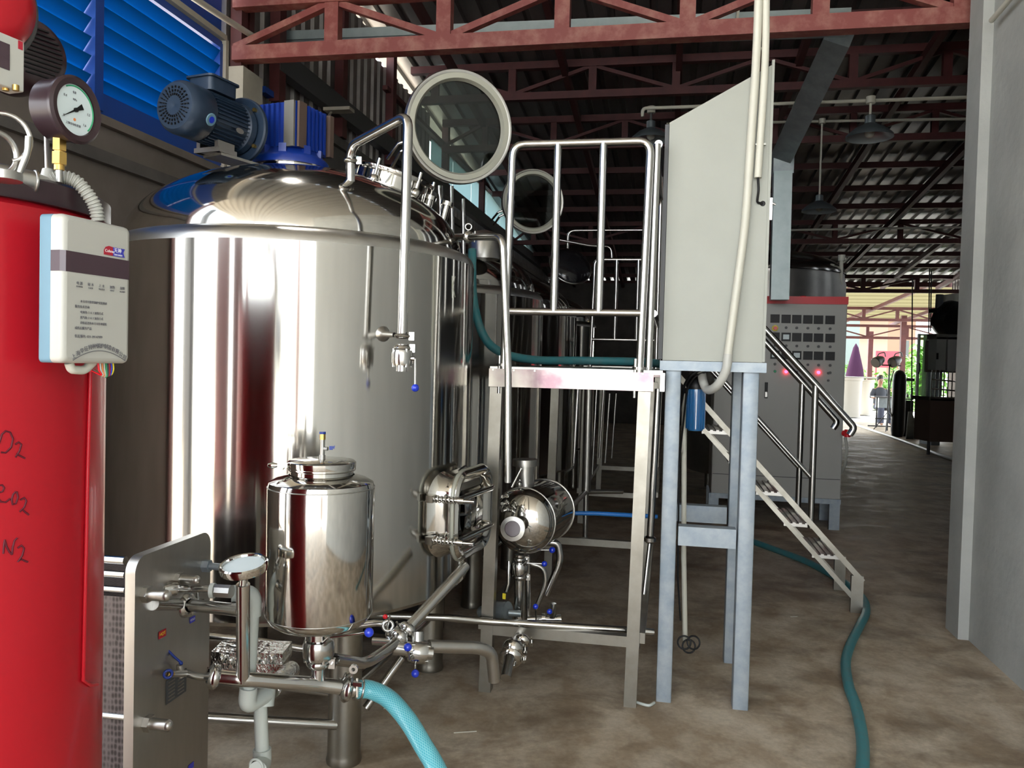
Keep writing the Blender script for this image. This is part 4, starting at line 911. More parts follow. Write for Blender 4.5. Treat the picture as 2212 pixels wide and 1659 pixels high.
# thin standing pipe from tank to hop vessel
t = Thing('rinse_pipe', 'thin steel pipe leaving the tank shoulder and dropping before the platform fascia', 'pipe', at(1098, 1040, 3.45))
m = MB(); m.tube([at(962, 512, 3.95), at(1030, 512, 3.62), at(1086, 512, 3.45), at(1098, 800, 3.45), at(1097, 1042, 3.45)], .0155, .05, 16); t.part('pipe', m, 'pipe_steel')
m = MB(); clamp(m, at(1012, 512, 3.7), at(1086, 512, 3.45) - at(1030, 512, 3.62), .026); m.ring(at(1012, 490, 3.7), (0, -1, 0), .014, .004); t.part('clamp', m, 'pipe_steel')
for x, y0, y1, D in ((950, 402, 470, 4.15), (975, 402, 505, 4.3), (1000, 430, 600, 4.4)):
    standalone('riser_pipe', 'thin vertical steel riser behind the tank dome, %s' % {950: 'leftmost and thickest of three', 975: 'the middle one of three', 1000: 'rightmost and lowest of three'}[x], [at(x, y0, D), at(x + 1, y1, D)], .012 if x > 950 else .016, 0, group='thin risers behind the dome')
standalone('vent_pipe', 'short teal vent pipe above the manway collar', [at(770, 338, 4.3), at(771, 372, 4.3)], .016, 0, 'hose_teal')

# hop vessel
HC0 = at(1132, 1124, 3.98); HD = (HV * .9 + V((.16, 0, 0))).normalized(); HR = .162
t = Thing('hop_vessel', 'horizontal polished steel capsule with a round sight glass under the platform', 'vessel', V((HC0.x, HC0.y + .2, .5)))
m = MB(); pr = [(HR * math.sin(a), -.10 * math.cos(a)) for a in [math.pi / 2 * k / 10 for k in range(11)]] + [(HR, .34)] + [(HR * math.cos(a), .34 + .08 * math.sin(a)) for a in [math.pi / 2 * k / 8 for k in range(1, 9)]]
m.lathe(pr, HC0, HD, 56); t.part('body', m, 'polished')
for h in (0., .33): m = MB(); m.ring(HC0 + HD * h, HD, HR, .004, 48, 6); t.part('weld_band', m, 'satin')
sg = at(1108, 1142, 3.80); sn_ = (EYE - sg).normalized() * .55 - HD * .45; sn_.normalize()
m = MB(); m.lathe([(.036, -.07), (.036, -.01), (.058, -.01), (.058, .012), (.038, .016), (.036, .006)], sg, sn_, 36); s_ = t.part('sight_glass', m, 'satin')
m = MB(); m.lathe([(0, .005), (.037, .005)], sg, sn_, 32); t.part('glass', m, 'band_dark', s_)
nz = at(1134, 1060, 4.15)
m = MB(); m.cyl(nz - HZ * .02, at(1134, 1000, 4.15), .047, 28); m.cyl(at(1134, 1006, 4.15), at(1134, 992, 4.15), .064, 32); t.part('top_nozzle', m, 'satin')
m = MB(); m.tube([at(1122, 1062, 4.0), at(1123, 1035, 4.0)], .008); m.ball(at(1122, 1045, 3.99), .014, 12); m.tube([at(1105, 1052, 4.0), at(1126, 1012, 4.0)], .008); t.part('bleed_valve', m, 'pipe_steel')
m = MB()
for y in (1070, 1085, 1100): m.ball(at(1094, y, 3.9), .014, 12); m.cyl(at(1094, y, 3.9), at(1085, y + 3, 3.85), .008, 10)
t.part('side_fittings', m, 'pipe_steel')
m = MB(); m.tube([at(1122, 1198, 4.05), at(1122, 1345, 4.05)], .026, seg=18); t.part('down_pipe', m, 'pipe_steel')
m = MB(); m.tube([at(1140, 1198, 4.1), at(1141, 1340, 4.1)], .013); t.part('side_tube', m, 'pipe_steel')
valve(t, at(1122, 1228, 4.05), HZ, .034, at(1138, 1216, 4.0), at(1176, 1218, 4.0)); 
m = MB(); clamp(m, at(1123, 1246, 4.05), HZ, .033); clamp(m, at(1122, 1208, 4.05), HZ, .03); t.part('clamp', m, 'pipe_steel')
m = MB(); m.tube([at(1163, 1188, 4.15), at(1186, 1188, 4.15)], .004); h = t.part('handle', m, 'pipe_steel'); ball_knob(t, at(1193, 1188, 4.15), .0165, parent=h)
m = MB(); m.tube([at(1145, 1217, 4.12), at(1175, 1226, 4.12), at(1180, 1260, 4.12), at(1158, 1315, 4.12)], .013, .07); t.part('bend_pipe', m, 'pipe_steel')
m = MB(); m.tube([at(1180, 1172, 4.3), at(1205, 1172, 4.3), at(1212, 1210, 4.3), at(1180, 1285, 4.3)], .020, .1); t.part('bend_pipe', m, 'pipe_steel')
t = Thing('wort_pump', 'small grey pump with valves on the floor below the capsule', 'pump', at(1100, 1400, 4.0))
m = MB(); m.cyl(at(1058, 1322, 4.05), at(1098, 1322, 4.0), .052, 28); m.cyl(at(1070, 1322, 4.04), at(1075, 1322, 4.04), .058, 28); m.cyl(at(1040, 1322, 4.1), at(1058, 1322, 4.05), .03); m.cyl(at(1098, 1324, 4.0), at(1125, 1326, 4.0), .016); t.part('pump_head', m, 'galv_dark')
m = MB(); m.tube([at(1140, 1338, 4.0), at(1208, 1338, 3.98)], .018); m.cyl(at(1193, 1335, 3.98), at(1195, 1303, 3.98), .016); m.cyl(at(1203, 1338, 3.98), at(1212, 1338, 3.98), .024); m.cyl(at(1170, 1337, 3.99), at(1178, 1337, 3.99), .028); t.part('valve_block', m, 'pipe_steel')
for (x0, y0, x1, y1) in ((1158, 1340, 1157, 1310), (1180, 1330, 1187, 1321)):
    m = MB(); m.tube([at(x0, y0, 3.93), at(x1, y1, 3.92)], .004); h = t.part('handle', m, 'pipe_steel'); ball_knob(t, at(x1, y1, 3.92), .0135, parent=h)
m = MB(); m.box(at(1089, 1288, 3.95), .016, .003, .028, V((.95, -.3, 0)), V((.3, .95, 0)), HZ); t.part('yellow_tag', m, 'yellow')
m = MB(); m.tube([at(1099, 1212, 4.02), at(1098, 1262, 4.0), at(1092, 1280, 3.97)], .009); t.part('thin_tube', m, 'pipe_steel')
t = Thing('floor_elbow', 'clamped steel elbow pointing at the floor below the platform crossbar', 'pipe', at(1090, 1470, 3.45))
m = MB(); m.tube([at(1122, 1370, 3.85), at(1106, 1400, 3.6), at(1092, 1465, 3.45)], .024, .05, 18); t.part('pipe', m, 'pipe_steel')
dd = at(1092, 1465, 3.45) - at(1112, 1395, 3.65)
for q_, r_, w_ in ((at(1108, 1402, 3.6), .045, .03), (at(1103, 1422, 3.57), .048, .02), (at(1128, 1386, 3.72), .036, .02)):
    m = MB(); clamp(m, q_, dd, r_, w_); t.part('clamp', m, 'polished')
standalone('blue_hose', 'thin bright blue hose stretched level behind the platform leg', [at(1205, 1108, 4.75), at(1290, 1109, 4.75), at(1420, 1116, 4.75)], .013, 0, 'blue_sheet')

# ================================================================== PLATFORM
def make_platform(c0, label):      # c0: the front right corner on the floor
    W_, Dp, zd = .75, 2.10, 1.575
    t = Thing('work_platform', label, 'platform', c0, 'railed steel platforms beside the tanks')
    H = lambda a, b, z: c0 + HU * a + HV * b + HZ * z
    m = MB(); m.box(H(-W_ / 2 + .02, Dp / 2, zd - .012), W_ + .06, Dp, .02); t.part('deck', m, 'satin')
    m = MB(); m.box(H(-W_ / 2, -.012, zd - .055), W_ + .02, .022, .085); f = t.part('front_fascia', m, 'fascia')
    m = MB(); m.box(H(.05, Dp / 2, zd - .055), .02, Dp, .085); t.part('side_fascia', m, 'pipe_steel')
    m = MB(); m.box(H(-W_, Dp / 2, zd - .055), .02, Dp, .085); t.part('side_fascia', m, 'pipe_steel')
    for k in range(8): m = MB(); m.cyl(H(-.74 + .1 * k, -.026, zd - .018), H(-.74 + .1 * k, -.018, zd - .018), .005, 8); t.part('rivet', m, 'satin', f)
    for a in (0, 1):
        for b in (0, 1):
            m = MB(); s = (-.028 if b == 0 else 0); m.beam(H(-W_ * a + (-.055 if not a else -.0), Dp * b * .97 + .03, 0), H(-W_ * a - (.03 if not a else -.02), Dp * b * .97 + .03, zd - .1), .058, .058, up=HU); t.part('leg', m, 'leg_steel')
    for b in (.03, Dp * .97 + .03):
        m = MB(); m.box(H(-W_ / 2, b, .305), W_ - .04, .05, .05); t.part('crossbar', m, 'leg_steel')
    for a in (0, -W_):
        m = MB(); m.box(H(a - .02, Dp / 2, .32), .05, Dp - .06, .05); t.part('side_bar', m, 'leg_steel')
    r = .0185; zt = zd + 1.045
    x0, x1 = -W_ + .075, -.035
    m = MB(); m.tube([H(x0 - .02, .0, zd - .02), H(x0, .0, zt), H(x1, .0, zt), H(x1 - .02, .0, zd - .02)], r, .06, 16); t.part('front_rail', m, 'pipe_steel')
    m = MB(); m.tube([H(x0 - .01, .0, zd + .26), H(x1 - .01, .0, zd + .26)], r * .95); t.part('mid_rail', m, 'pipe_steel')
    for f_ in (.335, .665):
        m = MB(); m.tube([H(x0 + (x1 - x0) * f_, 0, zd + .26), H(x0 + (x1 - x0) * f_, 0, zt)], r); t.part('baluster', m, 'pipe_steel')
    for x_ in (x0 - .02, x1 - .02): m = MB(); m.cyl(H(x_, 0, zd - .0), H(x_, 0, zd + .012), .034); m.cyl(H(x_ - .02, 0, zd - .13), H(x_ - .02, 0, zd + .05), .008, 10); t.part('post_foot', m, 'pipe_steel')
    m = MB(); m.tube([H(x1 + .035, .02, zt - .01), H(x1 + .035, Dp - .9, zt - .01), H(x1 + .035, Dp - .9, zd)], r, .06); m.tube([H(x1 + .03, .02, zt - .01), H(x1 + .02, .02, zd)], r * .9); t.part('side_rail', m, 'pipe_steel')
    m = MB(); m.tube([H(x1 + .035, .02, zd + .26), H(x1 + .035, Dp - .9, zd + .26)], r * .9); t.part('side_rail', m, 'pipe_steel')
    return t
pf = at(1399, 1527, 3.76); PF0 = onz(1372, 1531); PF0 = V((PF0.x + .03, PF0.y, 0))
plat = make_platform(PF0, 'steel platform with polished railing in the middle of the scene, nearest one')
dup(plat.o, HV * 4.25, 'second railed steel platform seen small behind the nearest railing')
t = Thing('guard_rail', 'thin rounded steel guard rail far behind the platform railing', 'railing', at(1300, 560, 10.5))
m = MB(); m.tube([at(1225, 560, 10.5), at(1227, 498, 10.5), at(1405, 497, 10.3)], .018, .1); m.tube([at(1207, 518, 10.2), at(1280, 532, 10.2), at(1320, 532, 10.2), at(1322, 560, 10.2)], .016, .1); t.part('rail', m, 'pipe_steel')
t = Thing('support_pole', 'thin round steel pole standing just right of the front platform leg', 'pole', onz(1393, 1420))
m = MB(); m.tube([at(1422, 840, 4.45), at(1404, 1170, 4.45)], .020); m.tube([at(1404, 1170, 4.45), at(1378, 1400, 4.35)], .012); m.tube([at(1404, 1175, 4.45), at(1393, 1270, 4.6)], .008); m.lathe([(.02, -.02), (.034, -.01), (.034, .01), (.02, .02)], at(1404, 1165, 4.45), HZ, 20); t.part('pole', m, 'pipe_steel')
for i, (x, y0, y1, D) in enumerate(((1245, 830, 1000, 5.2), (1285, 835, 1025, 6.4), (1300, 840, 990, 7.0), (1313, 850, 1000, 7.4), (1327, 850, 990, 8.2))):
    standalone('drain_riser', 'thin vertical steel pipe below the platform, ' + ('nearest and farthest left of five', 'second from the left', 'middle one of five', 'second from the right', 'farthest right and dimmest of five')[i], [at(x + 4, y0, D), at(x - 6, y1, D)], .010, 0, group='thin pipes below the platform')
t = Thing('tank_stand', 'dim steel floor stand behind the capsule below the platform', 'stand', onz(1268, 1080))
m = MB(); m.tube([at(1272, 835, 6.2), at(1266, 1062, 6.2)], .035); m.tube([at(1266, 1062, 6.2), at(1345, 1062, 6.3)], .018); m.tube([at(1266, 1062, 6.2), at(1225, 1105, 5.6)], .018); m.tube([at(1266, 1062, 6.2), at(1264, 1160, 6.2)], .02); t.part('frame', m, 'satin')
# teal hose on the deck
hp = spline([at(1020, 540, 4.6), at(1022, 640, 4.5), at(1042, 720, 4.45), at(1080, 760, 4.5), at(1150, 777, 4.6), at(1250, 779, 4.7), at(1390, 782, 4.75), at(1440, 790, 5.0)], 10)
m = MB(); m.path(hp, .024, 16); single('deck_hose', m, 'hose_teal', 'teal hose drooping from the tank and lying along the platform deck', 'hose')
m = MB(); m.lathe([(.10, 0), (.10, .12), (.07, .17), (0, .19)], at(1045, 560, 5.2), HZ, 32); single('small_dome_vent', m, 'satin', 'small round steel vent dome left of the platform railing', 'vent', loc=at(1045, 560, 5.2))

# ================================================================== SLANTED CABINET ON ITS GALVANISED STAND
SL = onz(1433, 1517); SR = onz(1599, 1534); su = (SR - SL).normalized(); sv_ = V((-su.y, su.x, 0)); LW = .090; SH = 1.60
zst = zat(1535, 793, 3.82)
sdp = .60
t = Thing('cabinet_stand', 'galvanised steel stand with four square legs carrying the slanted grey cabinet', 'stand', (SL + SR) / 2)
for (p, b) in ((SL, 0), (SR, 0), (SL, 1), (SR, 1)):
    m = MB(); q = p + sv_ * (sdp * b + LW / 2); m.beam(q, q + HZ * (zst - .02), LW, LW * .8, up=su, bev=.006); t.part('leg', m, 'galv')
def st_bar(p, q, z, h=.09, nm='crossbar'): m = MB(); m.beam(p + HZ * z, q + HZ * z, .07, h, up=HZ); return t.part(nm, m, 'galv')
zc1 = zat(1520, 1158, 3.8)
o1 = su * (LW / 2)
st_bar(SL + sv_ * .035 + o1, SR + sv_ * .035 - o1, zc1); st_bar(SL + sv_ * (sdp + .035) + o1, SR + sv_ * (sdp + .035) - o1, zc1)
m = MB(); c = (SL + SR) / 2 + sv_ * (.0 + sdp / 2 + .04) + HZ * (zst - .02); m.prism([(-.26 + .02, -.36), (.26 - .02, -.36), (.26 - .02, .36), (-.26 + .02, .36)], c, su, sv_, HZ * .045)
t.part('top_frame', m, 'galv')
cbo = at(1430, 783, 3.80)
CS = (SR - SL).length + LW
cl = SL - su * (LW / 2) ; cl.z = 0
t = Thing('slanted_cabinet', 'large pale grey control cabinet with a slanted top on the galvanised stand', 'cabinet', V((c.x, c.y, zst + .025)))
D0 = 3.80
pl = [at(1430, 779, D0), at(1645, 784, D0 - .07), at(1645, 540, D0 - .07), at(1657, 134, D0 - .07), at(1447, 265, D0)]
z0_ = zst + .027
fl = V((at(1431, 780, D0).x, D0, 0)); fr = V((at(1646, 780, D0 - .09).x, D0 - .09, 0)); fu = (fr - fl).normalized(); fv = V((-fu.y, fu.x, 0)); fw = (fr - fl).length
zl = zat(1447, 265, D0); zr = zat(1657, 140, D0 - .09)
m = MB(); m.prism([(0, z0_), (fw, z0_), (fw, zr), (0, zl)], fl, fu, HZ, fv * .62); cab = t.part('body', m, 'cabinet')
m = MB(); m.box(fl + fu * (fw + .006) + fv * .02 + HZ * ((z0_ + zr) / 2 + .012), .012, .05, zr - z0_ + .02, fu, fv, HZ); t.part('door_edge', m, 'cabinet')
m = MB(); m.box(fl - fu * .011 + fv * .31 + HZ * ((z0_ + zl) / 2), .018, .60, zl - z0_ - .01, fu, fv, HZ); t.part('shade_strip', m, 'dark_grey', label='dark strip standing for the shaded left face')  # dark strip added as painted shade on the cabinet's left face
m = MB(); q = fl + fu * (fw + .016) + HZ * zat(1656, 460, D0); m.box(q, .012, .02, .10, fu, fv, HZ); m.tube([q + HZ * .03, q + fu * .02 + HZ * .02], .005); t.part('latch', m, 'satin')
m = MB(); hc = fl + fu * (fw * .955) - fv * .002; hc.z = zat(1633, 440, D0 - .08); m.lathe([(0, 0), (.009, 0), (.011, .002), (.012, 0)], hc, -fv, 20); t.part('cable_hole', m, 'black')
# tall white conduits
def fpt(x, y, o=.02):      # a point standing off the cabinet's side face
    r = ray(x, y); n = -fv; s = (fl + n * o - EYE).dot(n) / r.dot(n); return EYE + r * s
t = Thing('tall_conduit', 'tall cream conduit crossing the cabinet side and hooking under it', 'conduit', fpt(1620, 400))
m = MB(); m.tube([at(1640, -40, 3.66), fpt(1634, 130), fpt(1620, 330), fpt(1612, 470), fpt(1572, 770, .03)], .0185, .25, 18); t.part('conduit', m, 'cream_pvc')
m = MB(); pts = spline([fpt(1573, 765, .03), fpt(1568, 800, .03), fpt(1550, 832, .0), at(1530, 842, 3.85), at(1519, 825, 3.9), at(1515, 795, 3.95)], 10); m.path(pts, .0200, 16, rad=[.0205 + .0009 * (i % 2) for i in range(len(pts))]); t.part('flexible_tail', m, 'white_plastic')
t = Thing('short_conduit', 'second cream conduit ending halfway down the cabinet with a black cable', 'conduit', fpt(1640, 380))
m = MB(); m.tube([at(1655, -40, 3.66), fpt(1654, 130), fpt(1637, 384)], .0165, .2, 18); t.part('conduit', m, 'cream_pvc')
m = MB(); m.tube([fpt(1637, 380), fpt(1639, 410, .03), fpt(1635, 438, .01), hc], .0055, .02); t.part('cable', m, 'black')
m = MB(); 
for y in (105, 312): m.box(fpt(1650 if y < 200 else 1643, y), .045, .012, .008, fu, fv, HZ)
t.part('strap', m, 'white_plastic')
# blue filter housing, conduit and cables under the cabinet
t = Thing('water_filter', 'translucent blue water filter housing hanging under the grey cabinet', 'filter', at(1503, 930, 3.95))
c = at(1503, 880, 4.0); m = MB(); zt_, zb_ = zat(1503, 838, 4.0), zat(1503, 930, 4.0); cb = V((c.x, c.y, 0))
m.lathe([(0, zb_), (.036, zb_), (.041, zb_ + .01), (.045, zt_)], cb, seg=32); fb = t.part('bowl', m, 'filter_blue')
m = MB()
for k in range(18):
    a = 2 * math.pi * k / 18; e = V((math.cos(a), math.sin(a), 0)); m.box(cb + e * .0445 + HZ * ((zt_ + zb_) / 2), .004, .005, zt_ - zb_ - .02, e, HZ.cross(e), HZ)
t.part('bowl_rib', m, 'filter_blue', fb)
m = MB(); m.lathe([(.05, zt_ - .005), (.052, zt_ + .01), (.045, zt_ + .04), (.02, zt_ + .06), (0, zt_ + .06)], cb, seg=32); t.part('cap', m, 'black')
standalone('thin_conduit', 'thin cream pipe running down inside the galvanised stand', [at(1478, 850, 4.1), at(1477, 1200, 4.1), at(1480, 1383, 4.12)], .013, 0, 'cream_pvc')
m = MB(); m.tube([at(1525, 795, 3.9), at(1497, 805, 3.9), at(1478, 830, 3.95), at(1466, 900, 4.1)], .007, .04); m.tube([at(1535, 800, 3.9), at(1500, 812, 3.92), at(1484, 838, 3.96), at(1467, 1000, 4.1), at(1464, 1250, 4.1), at(1470, 1340, 4.1)], .0045, .04)
for k in range(3): m.ring(at(1478 + 10 * k, 1388 + (k % 2) * 8, 4.05), (.1 * k - .1, -.9, .3), .032, .0045, 28, 8)
single('black_cable', m, 'black', 'black cables dropping inside the stand to a small loop near the floor', 'cable')

# ================================================================== STAIRS
NB = V((at(1850, 1290, 5.3).x, at(1850, 1290, 5.3).y, 0))
t = Thing('staircase', 'steel stairs with tubular handrails rising left to the platform', 'stairs', NB)
SDp = .55
zft = zat(1851, 1243, 5.3); run = 1.30; dz = zat(1525, 878, 5.56) - zft; du = (at(1851, 1243, 5.3) - at(1525, 878, 5.56)).length
s0 = V((NB.x, NB.y, zft)); s1_ = at(1525, 878, 5.55); sdir = (s1_ - s0); hlen = V((sdir.x, sdir.y, 0)).length; hd = V((sdir.x, sdir.y, 0)).normalized()
slope = sdir.z / hlen; hv = HV
ln = (1.545 - zft) / slope
def sp_(a, b, dz_=0.): return s0 + hd * a + HZ * (slope * a) + hv * b + HZ * dz_
for b in (0, SDp):
    m = MB(); m.beam(sp_(-.03, b, -.0), sp_(ln, b), .07, .035, up=HV.cross(sdir)); t.part('stringer', m, 'leg_steel')
    m = MB(); m.beam(sp_(.02, b, -.17), sp_(ln, b, -.17), .025, .03, up=HV.cross(sdir)); t.part('lower_bar', m, 'leg_steel')
    m = MB(); m.box(V((NB.x, NB.y, zft / 2)) + hv * b, .075, .035, zft, hd, hv, HZ); t.part('foot', m, 'leg_steel')
nt_ = 6
for k in range(nt_):
    a = .10 + k * (ln - .1) / nt_; m = MB(); m.box(sp_(a + .10, SDp / 2, -.11) - HZ * slope * .10 * .0, .17, SDp, .02, hd, hv, HZ)
    for q in range(4): m.box(sp_(a + .10, SDp / 2, -.096) + hd * (-.06 + .04 * q), .02, SDp, .008, hd, hv, HZ)
    t.part('tread', m, 'satin')
for i, b in enumerate((0, SDp)):
    pb = at(1789, 1160, 5.35); pa = (pb - s0).dot(hd) if True else 0
    base = sp_(.30, b, 0); top = base + HZ * .93
    off = 0.
    m = MB(); m.tube([base - HZ * .03, top], .021, 16); t.part('handrail_post', m, 'pipe_steel')
    r0 = top - hd * .25 - HZ * (slope * .25); m = MB(); m.tube([r0 + hd * .03 - HZ * .06, r0 - HZ * .01, top, top + hd * (ln - .3) + HZ * slope * (ln - .3)], .023, .03, 16); t.part('handrail', m, 'pipe_steel')
    m = MB(); m.tube([base + HZ * .30, base + HZ * .30 + hd * (ln - .3) + HZ * slope * (ln - .3)], .016, 0, 14); t.part('mid_rail', m, 'pipe_steel')

# ================================================================== CONTROL PANEL WITH RED TOP
pr_ = V((at(1822, 900, 8.).x, 8.0, 0)); t = Thing('switchboard', 'wide grey switchboard with red top strip and rows of meters', 'switchboard', pr_ - HU * .6)
PW = 1.25; zp0 = zat(1820, 1080, 8.); zp1 = zat(1820, 641, 8.); pcx = pr_ - HU * (PW / 2)
m = MB(); m.box(pcx + HV * .3 + HZ * ((zp0 + zp1 - .075) / 2), PW, .6, zp1 - .075 - zp0, bev=.01); pn_ = t.part('body', m, 'panel_grey')
m = MB(); m.box(pcx + HV * .295 + HZ * (zp1 - .0375), PW + .01, .62, .075); t.part('top_strip', m, 'panel_red')
m = MB(); m.box(pcx - HV * .003 + HZ * (zp0 + .20), PW - .02, .004, .006); t.part('seam', m, 'dark_grey', pn_)
for a in (-.03, -PW + .05):
    for b in (.03, .55): m = MB(); m.box(pr_ + HU * (a - .02) + HV * b + HZ * (zp0 / 2), .10, .05, zp0); t.part('leg', m, 'galv')
m = MB(); m.box(pcx + HV * .0 + HZ * (zp0 - .02), PW, .04, .05); t.part('base_rail', m, 'galv')
def pp(x, y, o=.004):
    r = ray(x, y); n = -HV; s = (pr_ + n * o - EYE).dot(n) / r.dot(n); return EYE + r * s
mx_ = (1651, 1674, 1698, 1721, 1745, 1768, 1793)[1:]
for j, y in enumerate((690, 729, 768)):
    for i, x in enumerate(mx_):
        m = MB(); p = pp(x, y + (i - 3) * .6); m.box(p, .088, .012, .084); mt = t.part('meter', m, 'black', pn_)
        m = MB(); m.box(p - HV * .008, .058, .003, .048); t.part('meter_window', m, 'dial' if (j > 0 and i in (1, 2, 0)) and (i + j) % 2 == 0 else 'black', mt)
for j, y in enumerate((709, 748, 788, 804)):
    for i, x in enumerate(mx_):
        if j == 0 and i == 0: continue
        m = MB(); p = pp(x, y + (i - 3) * .6); lit = j == 3 and i in (1, 4); m.cyl(p, p - HV * .012, .013 if not lit else .016, 16); t.part('button', m, 'red_light' if lit else ('green' if j == 3 and i == 0 else 'dark_grey'), pn_)
m = MB(); p = pp(1674, 709); m.cyl(p, p - HV * .02, .03, 24); eb = t.part('emergency_button', m, 'yellow', pn_)
m = MB(); m.cyl(p - HV * .01, p - HV * .04, .018, 20); t.part('button_cap', m, 'knob_red', eb)
for y in (806, 822): m = MB(); p = pp(1789, y); m.cyl(p, p - HV * .012, .012, 14); t.part('button', m, 'dark_grey', pn_)
m = MB(); m.box(pp(1655, 843), .03, .02, .16); hn = t.part('handle', m, 'black', pn_); m = MB(); m.box(pp(1655, 852, .016), .02, .01, .05); t.part('handle_latch', m, 'satin', hn)
m = MB(); m.lathe([(0, .03), (.03, .03), (.04, 0)], pcx + HV * .3 + HU * .25 + HZ * zp1, HZ, 20); t.part('beacon', m, 'knob_red')
t = Thing('red_plug', 'red industrial plug with a pale cable at the right side of the panel', 'plug', at(1830, 937, 7.9))
m = MB(); m.cyl(at(1823, 936, 7.9), at(1840, 936, 7.8), .03, 16); m.cyl(at(1831, 928, 7.85), at(1830, 944, 7.85), .028, 12); t.part('plug_body', m, 'knob_red')
pts = spline([at(1826, 944, 7.9), at(1829, 970, 7.9), at(1826, 1000, 7.95), at(1818, 1022, 8.1)], 8); m = MB(); m.path(pts, .012, 10, rad=[.013 + .003 * (i % 2) for i in range(len(pts))]); t.part('cable', m, 'hose_grey')

# floor hose and floor bits
hp = []
for (x, y) in ((1600, 1160), (1660, 1182), (1740, 1212), (1810, 1250), (1860, 1288), (1871, 1320), (1857, 1352), (1838, 1390), (1827, 1430), (1833, 1480), (1850, 1530), (1862, 1590), (1864, 1640), (1858, 1700), (1845, 1800)): hp.append(onz(x, y, .024))
m = MB(); m.path(spline(hp, 8), .026, 18); single('floor_hose', m, 'hose_teal', 'long dusty teal hose winding over the floor past the stair foot', 'hose')
m = MB(); m.path(spline([onz(1370, 1515, .008), onz(1385, 1520, .008), onz(1402, 1524, .01), onz(1413, 1518, .008)], 5), .007, 8); single('white_rag_strip', m, 'white_pvc', 'small white twist lying between platform leg and galvanised leg', 'strip')
m = MB(); m.path(spline([onz(x, y, .03) for x, y in ((1840, 915), (1870, 925), (1930, 945), (1990, 967), (2050, 990), (2120, 1008))], 6), .03, 12); single('distant_hose', m, 'rubber_white', 'pale hose lying along the floor in the far aisle', 'hose')
for x, y, L_ in ((1005, 1581, .10), (1790, 1238, .08), (1715, 1332, .05), (840, 1530, .05)):
    p = onz(x, y, .002); m = MB(); m.box(p, L_, .004, .003, V((.97, .2, 0)), V((-.2, .97, 0)), HZ); single('straw_bit', m, 'cream_pvc', {1005: 'pale sliver on the floor right of the braided hose', 1790: 'pale sliver on the floor under the stairs', 1715: 'dark debris flake near the stair foot', 840: 'short pale sliver close to the big tank leg'}[x], 'debris')

# ================================================================== FAR AISLE
# canopy beyond the eave
m = MB()
a = hall(2.5, 22.2, 4.12); m.sheet(a, HV * 9 - HZ * .78, HU * 9., 1, .62, .10, HZ); struct('canopy_roof', m, 'tan_sheet')
for i, u in enumerate((3.2, 5.0, 6.8, 8.6)): m = MB(); m.beam(hall(u, 22.3, 3.98), hall(u - .9, 31.2, 3.22), .08, .1); struct('canopy_rafter', m, 'truss_old')
CGp = 'red girders under the far canopy'
truss(27.5, 3.20, .36, 2.6, 11, 1.0, .09, 'truss_old', 'red canopy girder beyond the eave, upper of the two', CGp, .4, .1)
truss(30.5, 2.74, .42, 2.6, 11, 1.3, .09, 'truss_old', 'red canopy girder nearest the garden, lower of the two', CGp, .3, .1)
def fat(x, D): return V((at(x, 800, D).x, D, 0))
for x, D, zt_, lb in ((1878, 29.5, 3.0, 'pale red canopy post standing by the cream tubs'), (1948, 26.5, 3.4, 'red canopy post behind the work lamps')):
    m = MB(); p = fat(x, D); m.box(p + HZ * zt_ / 2, .16, .16, zt_); single('canopy_post', m, 'truss_old', lb, 'post', loc=p)
# tubs
def tub(x, D, r, h, lb):
    p = fat(x, D); t = Thing('water_tub', lb, 'tub', p, 'cream tubs by the garden')
    m = MB(); m.lathe([(0, .02), (r * .88, .02), (r * .9, 0), (r, h - .1), (r * 1.08, h - .08), (r * 1.08, h), (r * .95, h), (r * .93, h - .1), (0, h - .12)], p, seg=32); t.part('basin', m, 'tub_cream'); return t
tub(1835, 27.5, .42, 1.32, 'front cream tub, partly hidden by the control panel')
tub(1866, 29.0, .36, 1.25, 'rear cream tub, right of the front one')
m = MB(); p = fat(1862, 28.0); m.box(p + HZ * 1.33, 1.5, .9, .05); single('table_slab', m, 'tub_cream', 'pale slab lying across the cream tubs', 'slab', loc=p + HZ * 1.305)
m = MB(); p = fat(1847, 31.5); m.lathe([(.40, .8), (.30, 1.6), (.10, 2.45), (.02, 2.6), (0, 2.62)], p, seg=14); m.cyl(p, p + HZ * .85, .04); single('folded_parasol', m, 'purple_cloth', 'folded purple parasol beyond the cream tubs', 'parasol', loc=p)
# person
p = fat(1902, 23.8)
t = Thing('person', 'person in a dark shirt seated behind a small table in the far aisle', 'person', p)
bv = [(0, 0, .55), (0, -.01, .75), (0, 0, .98), (0, 0, 1.10), (0, -.01, 1.17), (0, -.02, 1.27), (0, -.03, 1.38),
      (-.17, 0, 1.02), (-.24, -.04, .80), (-.16, -.26, .82), (.17, 0, 1.02), (.24, -.04, .80), (.12, -.28, .82),
      (-.10, -.05, .52), (-.14, -.42, .52), (-.14, -.42, .08), (-.14, -.55, .04), (.10, -.05, .52), (.14, -.42, .52), (.14, -.42, .08), (.14, -.55, .04)]
be = [(0, 1), (1, 2), (2, 3), (3, 4), (4, 5), (5, 6), (2, 7), (7, 8), (8, 9), (2, 10), (10, 11), (11, 12), (0, 13), (13, 14), (14, 15), (15, 16), (0, 17), (17, 18), (18, 19), (19, 20)]
br = [(.15, .12), (.14, .11), (.16, .11), (.07, .07), (.055, .055), (.085, .10), (.075, .09), .06, .045, .03, .06, .045, .03, .085, .065, .045, .035, .085, .065, .045, .035]
